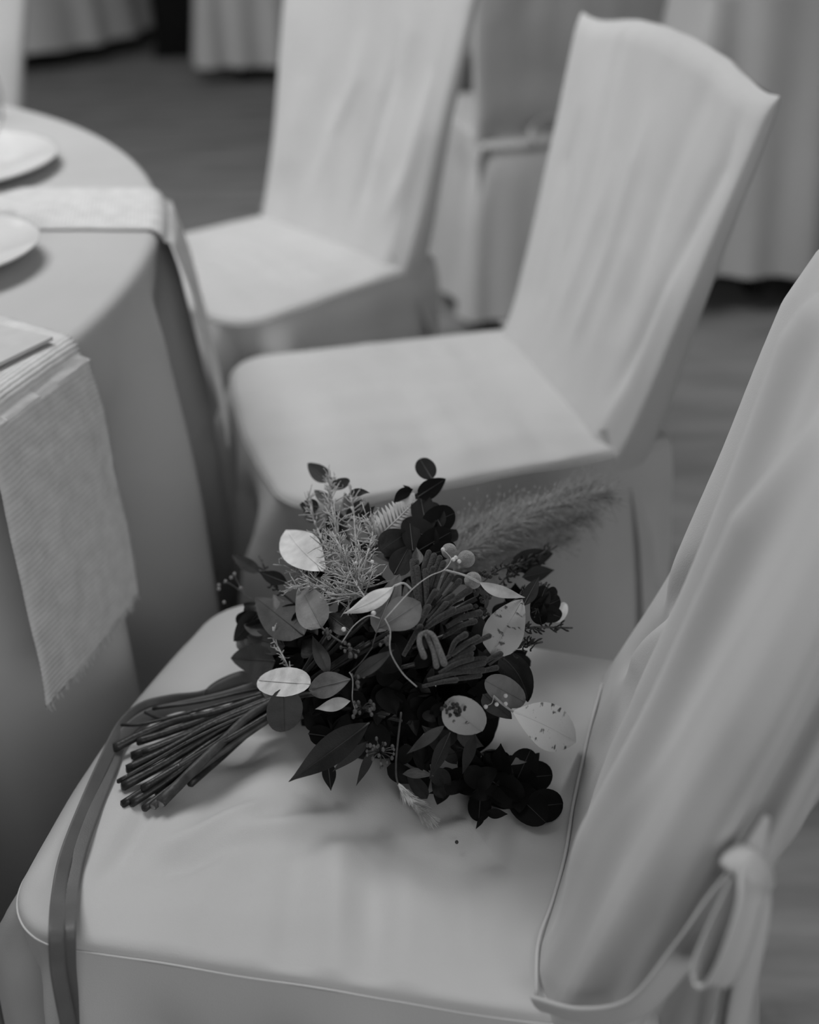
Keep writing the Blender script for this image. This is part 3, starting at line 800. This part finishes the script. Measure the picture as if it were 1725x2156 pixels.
L_('small_leaf', (696, 1060), (662, 1032), 24, 'leaf_md', 'ovate', .004, .02, .02, .1, .2)
L_('small_leaf', (752, 1104), (790, 1065), 24, 'leaf_d', 'lance', .004, .02, .02, .2, .2)
L_('small_leaf', (668, 1100), (640, 1075), 26, 'leaf_d', 'ovate', .004, .03, .03, .2, .2)
L_('round_dark_leaf', (910, 1008), (884, 966), 42, 'leaf_k', 'round', .004, .02, .02, .1, .1)
L_('round_dark_leaf', (880, 1046), (939, 1008), 40, 'leaf_k', 'ovate', .004, .02, .02, .1, .1)
L_('small_leaf', (870, 1030), (829, 1063), 24, 'leaf_k', 'lance', .004, .02, .02, .1, .1, bend=6)
L_('small_leaf', (868, 1033), (848, 1021), 8, 'leaf_k', 'lance', .001, .02, .02, .1, .1)
for b_, t_, w_ in (((900, 1120), (884, 1036), 52), ((890, 1110), (958, 1080), 60), ((920, 1150), (850, 1095), 60), ((880, 1160), (950, 1120), 56), ((870, 1160), (862, 1090), 40), ((900, 1170), (960, 1150), 40), ((930, 1110), (905, 1060), 40)):
    L_('round_dark_leaf', b_, t_, w_, 'leaf_k', 'round', .004, .03, .03, .1, .1)
L_('dark_leaf', (800, 1160), (860, 1120), 60, 'leaf_d', 'ovate', .004, .03, .03, .1, .2)
L_('dark_leaf', (830, 1210), (862, 1150), 50, 'leaf_d', 'ovate', .004, .02, .03, .1, .2)
L_('pointed_leaf', (882, 1190), (877, 1152), 24, 'leaf_md', 'lance', .002, .01, .01, .1, .2)
for b_, t_, w_ in (((1120, 1290), (1180, 1262), 46), ((1125, 1300), (1150, 1235), 40), ((1120, 1280), (1182, 1300), 40), ((1130, 1270), (1140, 1315), 36), ((1150, 1260), (1172, 1240), 24)):
    L_('dark_petal', b_, t_, w_, 'leaf_k', 'round', .006, .0, .0, .2, .3)
L_('white_petal', (1170, 1310), (1192, 1270), 26, 'leaf_l', 'round', .004, .02, .02, .2, .2, rib=False)
L_('dark_leaf', (1075, 1190), (1165, 1165), 46, 'leaf_d', 'ovate', .004, .05, .06, .2, .2)
L_('dark_leaf', (1100, 1215), (1168, 1200), 34, 'leaf_d', 'lance', .004, .05, .06, .2, .2)

# -- velvety flower spikes (finger-like), each a rounded rod
def rod(pts, r=7.0, d=-.02, pale=False):
    P = catmull([Q(x, y, DS(x, y, d + .012 * (1 - k / (len(pts) - 1)))) for k, (x, y) in enumerate(pts)], 5)
    n = len(P); R0 = r * PX * .94; rr = []
    for i in range(n):
        rr.append(R0 * (.62 + .38 * i / (n - 1)))
    tip = (P[-1] - P[-2]).normalized()
    P += [P[-1] + tip * R0 * .45, P[-1] + tip * R0 * .8, P[-1] + tip * R0]; rr += [R0 * .88, R0 * .55, R0 * .12]
    m = MB(BO); m.tube(P, rr, 9); m.build('flower_spike', 'rod_l' if pale else 'rod', BQ)
for p in ([(880, 1270), (872, 1225), (869, 1182)], [(886, 1275), (882, 1230), (878, 1195)], [(900, 1285), (898, 1240), (896, 1203)], [(884, 1240), (892, 1195), (903, 1163)],
          [(892, 1245), (901, 1205), (914, 1170)], [(905, 1240), (914, 1205), (926, 1175)], [(900, 1240), (906, 1215), (912, 1197)], [(915, 1240), (924, 1210), (934, 1186)],
          [(872, 1240), (874, 1200), (877, 1182)], [(890, 1292), (905, 1264), (916, 1246)], [(900, 1302), (930, 1270), (953, 1254)], [(900, 1312), (922, 1290), (939, 1271)],
          [(866, 1355), (886, 1310), (902, 1278)], [(895, 1325), (925, 1300), (954, 1284)], [(905, 1318), (950, 1292), (990, 1277)], [(918, 1262), (938, 1232), (951, 1212)],
          [(922, 1272), (948, 1244), (967, 1224)], [(930, 1285), (965, 1258), (988, 1243)], [(850, 1380), (870, 1345), (885, 1320)], [(930, 1240), (940, 1215), (948, 1200)],
          [(940, 1320), (975, 1300), (1010, 1290)], [(935, 1340), (970, 1318), (1000, 1308)]):
    rod(p, random.uniform(6.5, 8.0))
for p in ([(945, 1384), (958, 1352), (980, 1336)], [(938, 1388), (970, 1362), (1006, 1342)], [(955, 1384), (995, 1356), (1030, 1339)], [(945, 1396), (972, 1378), (996, 1364)],
          [(938, 1402), (966, 1386), (992, 1376)], [(925, 1418), (960, 1398), (992, 1386)], [(975, 1396), (1000, 1388), (1022, 1387)], [(925, 1424), (970, 1408), (1018, 1396)],
          [(900, 1432), (960, 1416), (1017, 1411)], [(990, 1420), (1020, 1412), (1045, 1406)], [(1010, 1400), (1035, 1385), (1054, 1377)], [(890, 1445), (930, 1436), (960, 1432)], [(930, 1432), (975, 1428), (1010, 1422)]):
    rod(p, random.uniform(6.0, 7.5), -.035)
rod([(897, 1330), (885, 1338), (884, 1356), (893, 1382)], 6.5, -.05, True)
rod([(898, 1330), (912, 1338), (925, 1368), (935, 1396)], 7.5, -.05, True)
rod([(896, 1332), (904, 1350), (914, 1374), (919, 1402)], 6.5, -.045, True)
# -- round velvety seed heads
for x, y, r, d in ((946, 1160, 16.5, .0), (982, 1177, 18.5, -.01), (996, 1222, 18, -.02)):
    c = Q(x, y, DS(x, y, d)); m = MB(BO); m.ball(c, r * PX, 24, 16)
    m.v = [(v - (c - BO)) * (1 + .02 * nz(v.x * 900, v.y * 900, v.z * 900)) + (c - BO) for v in m.v]
    m.build('seed_ball', 'ball', BQ)
# -- dark beady clusters
def beads(cx, cy, rx, ry, n, r, d, material, seed):
    q = random.Random(seed)
    for k in range(n):
        a = q.uniform(0, 6.28); s_ = math.sqrt(q.random()); x, y = cx + rx * s_ * math.cos(a), cy + ry * s_ * math.sin(a)
        m = MB(BO); m.ball(Q(x, y, DS(x, y, d + q.uniform(-.008, .008))), r * PX * q.uniform(.7, 1.15), 7, 5); m.build('bead', material, BQ)
beads(1015, 1235, 26, 34, 34, 5.5, -.01, 'rod', 1)
beads(1000, 1300, 30, 26, 22, 5.0, -.01, 'buddk', 2)
beads(955, 1494, 28, 12, 22, 4.0, -.045, 'buddk', 5)

# -- fine twigs with white berries
def twig(pts, r=1.3, d=-.035, material='twig', name='twig'):
    m = MB(BO); m.tube(catmull([Q(x, y, DS(x, y, d)) for x, y in pts], 6), r * .72 * PX, 5); return m.build(name, material, BQ)
def berries(par, pts, r=4.5, d=-.04, material='berry'):
    for x, y in pts:
        m = MB(BO); m.ball(Q(x, y, DS(x, y, d)), r * PX, 10, 7); m.build('berry', material, par)
t_ = twig([(810, 1304), (868, 1241), (905, 1213), (935, 1200), (950, 1180), (944, 1168), (933, 1158)], 1.5, -.045); berries(t_, [(933, 1157), (960, 1174), (967, 1182), (955, 1178)], 4.5, -.05)
twig([(935, 1200), (965, 1207), (1010, 1228)], 1.5, -.045)
twig([(811, 1303), (822, 1328), (821, 1362), (828, 1386), (850, 1420), (878, 1446)], 1.4, -.05)
t_ = twig([(720, 1353), (745, 1318), (775, 1297), (800, 1302)], 1.6, -.03); berries(t_, [(787, 1291), (724, 1325)], 5, -.035)
t_ = twig([(720, 1228), (748, 1205), (764, 1212), (780, 1200), (784, 1188)], 1.1, -.01); berries(t_, [(750, 1186), (784, 1183)], 4.5, -.012)
twig([(734, 1208), (750, 1188)], 1.0, -.01)
t_ = twig([(1040, 1464), (1058, 1480), (1080, 1498)], 1.4, -.035); berries(t_, [(1065, 1465), (1046, 1483), (1065, 1482), (1023, 1488)], 4.5, -.04)
twig([(1040, 1464), (1036, 1480), (1023, 1487)], 1.0, -.035)
twig([(736, 1415), (743, 1432), (742, 1470), (748, 1495)], 1.1, -.04)
twig([(785, 1362), (760, 1395), (735, 1417)], 1.2, -.035, 'twig_d')
twig([(784, 1360), (796, 1325), (812, 1304)], 1.2, -.035, 'twig_d')
t_ = twig([(530, 1262), (500, 1240), (482, 1228), (470, 1228)], 1.4, .03, 'twig_d'); berries(t_, [(461, 1240), (461, 1232), (475, 1224), (487, 1216), (494, 1208), (507, 1238), (472, 1268)], 4.5, .03, 'ball')
twig([(515, 1252), (500, 1225), (493, 1210)], 1.3, .03, 'twig_d')
# small bud clusters
def bud_cluster(cx, cy, rad, n, d, seed, material='bud'):
    q = random.Random(seed); m0 = MB(BO); c = Q(cx, cy, DS(cx, cy, d + .008)); ends = []
    for k in range(n):
        a = q.uniform(0, 6.28); s_ = rad * math.sqrt(q.random()); e = Q(cx + s_ * math.cos(a), cy + s_ * math.sin(a), DS(cx, cy, d + q.uniform(-.01, .004)))
        m0.tube([c, c.lerp(e, .5) + Vector((0, 0, .001)), e], .0004, 4); ends.append(e)
    o = m0.build('bud_sprig', 'twig_d', BQ)
    for e in ends:
        m = MB(BO); m.ball(e, q.uniform(2.6, 4.2) * PX, 7, 5, (1, 1, 1.4)); m.build('bud', material, o)
bud_cluster(737, 1368, 20, 12, -.035, 1); bud_cluster(762, 1492, 26, 13, -.04, 2); bud_cluster(800, 1585, 32, 22, -.035, 3); bud_cluster(752, 1432, 18, 8, -.035, 4)
bud_cluster(815, 1355, 16, 7, -.03, 6); bud_cluster(690, 1330, 14, 6, -.02, 8)

# -- dark heath-like sprigs on the right: twig with overlapping scale buds
def heath(path, n, seed, d0=.0, spread=10, material='buddk', sz=6):
    q = random.Random(seed); P = catmull([Q(x, y, DS(x, y, d0)) for x, y in path], 8); m = MB(BO); m.tube(P, .0010, 5)
    o = m.build('heath_sprig', 'twig_d', BQ); N = len(P)
    for k in range(n):
        t = .35 + .65 * k / n; i = int(t * (N - 2)); p = P[i]; tg = (P[i + 1] - P[i]).normalized()
        off = (RIGHT * q.uniform(-1, 1) + UP * q.uniform(-1, 1) - FWD * q.uniform(-.5, .8)) * spread * PX
        b = p + off; e = b + (tg * 1.0 + off.normalized() * .6).normalized() * sz * PX * q.uniform(1.2, 2.0)
        m = MB(BO); m.tube([p, b, b.lerp(e, .5), e], [.0004, sz * PX * .35, sz * PX * .42, sz * PX * .12], 5); m.build('bud', material, o)
heath([(1030, 1400), (1090, 1362), (1142, 1352)], 34, 1, -.005, 14)
heath([(1050, 1345), (1110, 1322), (1205, 1322)], 40, 2, .0, 12)
heath([(1030, 1260), (1080, 1200), (1150, 1160)], 30, 3, .05, 14, sz=7)
heath([(1060, 1220), (1110, 1190), (1172, 1150)], 24, 4, .06, 16, sz=7)
heath([(1060, 1280), (1110, 1250), (1165, 1238)], 30, 5, .02, 14)
heath([(1000, 1240), (1050, 1200), (1100, 1185)], 20, 6, .04, 9)
heath([(620, 1270), (575, 1230), (545, 1170)], 18, 7, .05, 10)

# -- silvery tangled foliage (cushion-bush-like), several sprigs of short wiry branchlets
def wiry(path, n, seed, d0, reach=34, material='wire', r=2.2):
    q = random.Random(seed); P = catmull([Q(x, y, DS(x, y, d0)) for x, y in path], 10); N = len(P); m = MB(BO); m.tube(P, 2.3 * PX, 5)
    for k in range(n):
        i = int((k / n) * (N - 2)); p = P[i]; tg = (P[i + 1] - P[i]).normalized()
        dv = (tg * .5 + RIGHT * q.uniform(-1, 1) + UP * q.uniform(-.8, .9) - FWD * q.uniform(-.8, .8)).normalized()
        L = reach * PX * q.uniform(.5, 1.2) * (1.1 - .6 * k / n); bend = Vector((q.uniform(-1, 1), q.uniform(-1, 1), q.uniform(-1, 1))) * L * .55
        a = p + dv * L * .5 + bend * .4; b = p + dv * L + bend
        m.tube([p, a, b], [r * PX * .8, r * PX * .7, r * PX * .5], 4)
        if q.random() < .75:
            c = a + (dv + Vector((q.uniform(-1, 1), q.uniform(-1, 1), q.uniform(-.4, 1))) * .9).normalized() * L * .5
            m.tube([a, a.lerp(c, .5) + bend * .2, c], [r * PX * .7, r * PX * .6, r * PX * .4], 4)
        if q.random() < .5:
            c = b + (dv * .6 + Vector((q.uniform(-1, 1), q.uniform(-1, 1), q.uniform(-.4, 1)))).normalized() * L * .35
            m.tube([b, c], [r * PX * .5, r * PX * .3], 4)
    return m.build('silvery_sprig', material, BQ)
wiry([(740, 1230), (715, 1140), (698, 1060), (694, 990)], 90, 1, .0, 46)
wiry([(740, 1235), (690, 1160), (660, 1090), (648, 1035)], 70, 2, .01, 44)
wiry([(750, 1240), (750, 1160), (745, 1080), (735, 1020)], 70, 3, .01, 44)
wiry([(730, 1250), (670, 1230), (620, 1200), (590, 1160)], 70, 4, .015, 46)
wiry([(760, 1240), (770, 1180), (785, 1120), (770, 1085)], 70, 5, .01, 44)
wiry([(750, 1260), (700, 1250), (650, 1230), (600, 1245)], 64, 6, .005, 44)
wiry([(770, 1260), (740, 1210), (720, 1160), (700, 1120)], 80, 7, -.005, 50)
wiry([(620, 1440), (600, 1390), (580, 1350), (575, 1320)], 26, 8, .01, 22)

# -- bleached feathery fern tip
rows_ = catmull([Q(x, y, DS(x, y, .03)) for x, y in [(760, 1185), (800, 1130), (850, 1080), (878, 1052)]], 8)
m = MB(BO); m.tube(rows_, 1.6 * PX, 5); fo = m.build('fern_frond', 'fern', BQ)
for i in range(6, len(rows_) - 1):
    tg = (rows_[min(i + 1, len(rows_) - 1)] - rows_[i - 1]).normalized(); sd = tg.cross(FWD).normalized()
    for sg in (-1, 1):
        k = 1 - (i - 6) / (len(rows_) - 6) * .6; Ln = 66 * PX * k
        tip = rows_[i] + (sd * sg * .9 + tg * .55).normalized() * Ln + Vector((0, 0, -.003)); md_ = rows_[i].lerp(tip, .5) + Vector((0, 0, .003)); wd2 = tg * 6 * PX
        m = MB(BO); m.grid([[rows_[i] - wd2 * .4, rows_[i] + wd2 * .4], [md_ - wd2, md_ + wd2], [tip - wd2 * .15, tip + wd2 * .15]]); m.build('frond_leaflet', 'fern', fo)

# -- hazy grass plume reaching up to the right
q = random.Random(5); m = MB(BO)
axes = [[(905, 1200), (1000, 1150), (1130, 1080), (1275, 1040)], [(915, 1210), (1010, 1130), (1110, 1070), (1235, 1025)], [(920, 1220), (1030, 1170), (1130, 1120), (1235, 1085)], [(900, 1190), (960, 1130), (1040, 1090), (1130, 1070)], [(930, 1225), (1040, 1190), (1110, 1160), (1190, 1125)]]
for ai, axp in enumerate(axes):
    A_ = catmull([Q(x, y, 1.20 + .04 * k + .012 * ai) for k, (x, y) in enumerate(axp)], 12); N = len(A_)
    m.tube(A_, [.0009 * (1 - .8 * i / N) for i in range(N)], 4)
    for k in range(800):
        t = q.uniform(.12, 1) ; i = min(N - 2, int(t * (N - 1))); p = A_[i].lerp(A_[i + 1], q.random()); tg = (A_[i + 1] - A_[i]).normalized()
        dv = (tg * 1.1 + RIGHT * q.uniform(-.7, .7) + UP * q.uniform(-.8, .8) + FWD * q.uniform(-.8, .8)).normalized(); L = q.uniform(.012, .034)
        m.tube([p, p + dv * L * .5 + Vector((0, 0, q.uniform(-.002, .002))), p + dv * L + Vector((0, 0, -.003))], [.00042, .00034, .00014], 3, cap=False)
        e = p + dv * L
        if q.random() < .35: m.tube([e, e + dv * .0015, e + dv * .004], [.0002, .0007, .0001], 4, cap=False)
m.build('grass_plume', 'plume', BQ, kind='stuff')

# -- bearded grass ear lying on the cloth
E0 = [Q(x, y, DS(x, y, -.01)) for x, y in [(845, 1500), (838, 1560), (834, 1610), (838, 1648), (862, 1682), (892, 1712)]]
m = MB(BO); m.tube(catmull(E0, 6), .0009, 5); eo = m.build('grass_ear', 'twig_d', BQ)
q = random.Random(9); m = MB(BO); ax_ = catmull(E0[3:], 14); N = len(ax_)
for k in range(420):
    i = int(q.random() ** .8 * (N - 2)); p = ax_[i]; tg = (ax_[min(i + 1, N - 1)] - ax_[i]).normalized()
    dv = (tg * 1.5 + RIGHT * q.uniform(-.45, .45) + UP * q.uniform(-.45, .45) - FWD * q.uniform(-.1, .4)).normalized(); L = q.uniform(.012, .028)
    e = p + dv * L; e.z = max(e.z, SH + .009)
    m.tube([p, p.lerp(e, .5), e], [.0007, .0005, .00015], 3, cap=False)
    if k % 3 == 0: m.tube([p, p + dv * .005, p + dv * .010], [.0004, .0013, .0003], 5, cap=False)
m.build('awns', 'awn', eo, kind='stuff')

# -- cut stems gathered at the binding point
BIND = (590, 1478)
def stem(pts, r, hs, material='stem', endcut=True):
    """pts tip..binding, hs = heights above the seat"""
    P = [atz(x, y, SH + h) for (x, y), h in zip(pts, hs)]
    C_ = catmull(P, 6); n = len(C_); R0 = r * PX
    R0 *= 1.2
    m = MB(BO); m.tube(C_, [R0 * (1 + .06 * nz(i * .8, pts[0][1])) * (1 - .25 * i / n) for i in range(n)], 9, cap=True); o = m.build('stem', material, BQ)
    if endcut:
        d = (C_[0] - C_[1]).normalized(); m = MB(BO); m.tube([C_[0] - d * .001, C_[0] + d * .0006 + Vector((0, 0, .0008))], [R0 * .98, R0 * .8], 9); m.build('cut_end', 'cut' if material == 'stem_l' else 'stem', o)
def g(n, a, b): return [a + (b - a) * i / (n - 1) for i in range(n)]
stem([(322, 1492), (420, 1478), (505, 1459), (600, 1440)], 4, [.030, .036, .042, .06])
stem([(306, 1500), (345, 1512), (430, 1490), (560, 1455)], 3.2, [.020, .026, .034, .055])
stem([(256, 1526), (304, 1524), (410, 1497), (570, 1455)], 3.6, [.022, .026, .036, .055])
stem([(241, 1575), (300, 1546), (370, 1518), (455, 1500), (600, 1450)], 9, [.014, .020, .028, .038, .055])
stem([(290, 1562), (360, 1540), (460, 1505), (600, 1452)], 8, [.018, .024, .036, .055])
stem([(278, 1592), (372, 1556), (460, 1515), (600, 1458)], 8.5, [.012, .022, .036, .055])
stem([(268, 1620), (360, 1576), (455, 1522), (600, 1462)], 9, [.014, .024, .038, .056])
stem([(248, 1646), (320, 1606), (430, 1545), (600, 1470)], 4.5, [.014, .024, .038, .056])
stem([(258, 1656), (350, 1606), (470, 1532), (600, 1470)], 9, [.012, .022, .038, .055])
stem([(258, 1694), (340, 1640), (470, 1548), (610, 1475)], 8, [.010, .018, .034, .05])
stem([(276, 1692), (360, 1638), (480, 1552), (610, 1478)], 8, [.011, .02, .036, .05])
stem([(303, 1703), (370, 1650), (490, 1555), (610, 1482)], 7, [.009, .016, .032, .05])
stem([(322, 1698), (390, 1640), (500, 1560), (610, 1486)], 7.5, [.012, .018, .034, .05], 'stem_l')
stem([(338, 1690), (410, 1618), (470, 1560), (528, 1505), (610, 1460)], 10.5, [.016, .026, .036, .048, .06], 'stem_l')
stem([(300, 1660), (400, 1600), (500, 1545), (610, 1478)], 7, [.02, .028, .04, .055])
stem([(330, 1668), (420, 1608), (520, 1540), (610, 1478)], 8, [.008, .012, .026, .045])
stem([(400, 1650), (470, 1590), (540, 1530), (620, 1490)], 8, [.009, .012, .022, .04])
stem([(300, 1585), (400, 1545), (480, 1515), (600, 1465)], 6, [.022, .03, .042, .06])
# bare pale splints between the stems
stem([(266, 1634), (340, 1592), (392, 1562)], 2.2, [.030, .036, .041], 'stem_l')
stem([(375, 1612), (430, 1578), (480, 1545)], 2.2, [.036, .040, .046], 'stem_l')
# stems running from the binding into the head
for k in range(14):
    x, y = random.uniform(690, 1010), random.uniform(1220, 1560)
    P = [atz(600 + random.uniform(-10, 10), 1470 + random.uniform(-20, 15), SH + .045), Q(x * .4 + 360, y * .4 + 880, DS(700, 1440, .03)), Q(x, y, DS(x, y, .03))]
    P[0].z = SH + random.uniform(.03, .055)
    m = MB(BO); m.tube(catmull(P, 6), .0022, 7); m.build('stem', 'stem', BQ)

# -- ribbon: wound round the stems, two long tails over the seat front
def band_px(name, spec, wpx, roll=0.0, prof=None):
    """spec: (px,py,z or None, depth or None) points; strip roughly facing the viewer"""
    P = [Vector(p) for p in spec]; W_ = []
    for i, p in enumerate(P):
        t = (P[min(i + 1, len(P) - 1)] - P[max(i - 1, 0)]).normalized(); v = (p - CP).normalized(); s_ = t.cross(v).normalized(); n_ = s_.cross(t)
        W_.append(s_ * math.cos(roll) + n_ * math.sin(roll))
    rows = flat_band([p - BO for p in P], wpx * 1.08 / F, W_, 7, th=.0003, prof=prof, crown=.0002)
    m = MB(); m.grid(rows, close_u=True); return m.build(name, 'ribbon', BQ)
SIDE_P = C1.world(.42, .2485, .45)
SIDE_N = NEARN
def seatp(x, y, h=.006): return atz(x, y, SH + .006 + h)
def hangp(x, y, o_=0.0): return plane_pt(x, y, C1.world(.40, .250 + o_, 0), NEARN)
band_px('ribbon_tail', [atz(560, 1425, SH + .05), atz(500, 1440, SH + .035), atz(430, 1470, SH + .018), atz(360, 1478, SH + .012), atz(300, 1493, SH + .010), atz(258, 1530, SH + .012), seatp(222, 1600, .008), seatp(178, 1700, .006), seatp(140, 1800, .006), seatp(124, 1880, .006), hangp(119, 1955, .008), hangp(121, 2030, .02), hangp(132, 2100, .028), hangp(150, 2190, .036), hangp(165, 2300, .04)], 32, .15,
        prof=lambda q: 1.5 if q < .12 else 1.25 - .3 * sm((q - .12) * 3))
band_px('ribbon_tail', [atz(565, 1440, SH + .045), atz(470, 1470, SH + .03), atz(380, 1490, SH + .012), atz(310, 1508, SH + .010), atz(258, 1552, SH + .010), seatp(232, 1620, .004), seatp(200, 1700, .003), seatp(168, 1790, .003), seatp(150, 1880, .003), hangp(143, 1955, .003), hangp(143, 2030, .012), hangp(148, 2100, .016), hangp(152, 2190, .02), hangp(160, 2300, .024)], 32, -.2)
band_px('ribbon_loop', [atz(560, 1450, SH + .05), atz(520, 1425, SH + .045), atz(470, 1440, SH + .03), atz(440, 1462, SH + .02), atz(480, 1468, SH + .018), atz(540, 1462, SH + .03)], 30, .3)
m = MB(BO); c0 = atz(596, 1468, SH + .040)
axd = (atz(640, 1445, SH + .05) - atz(540, 1500, SH + .035)).normalized(); sx = axd.cross(Vector((0, 0, 1))).normalized(); sy = sx.cross(axd)
m.grid([[c0 + axd * (-.014 + .028 * i / 5) + (sx * .028 * math.cos(2 * math.pi * j / 28) + sy * .024 * math.sin(2 * math.pi * j / 28)) * (1 + .04 * math.sin(i * 1.7 + j)) for j in range(28)] for i in range(6)], close_u=True)
m.build('ribbon_binding', 'ribbon', BQ)

# -- a stray crumb on the seat
p = atz(962, 1773, SH + .0085); m = MB(p); m.ball(p, .0016, 8, 6, (1, 1.2, .8)); o = m.build('crumb', 'crumb'); o.location = p
tag(o, 'tiny dark crumb fallen on the seat in front of the bouquet', 'crumb')
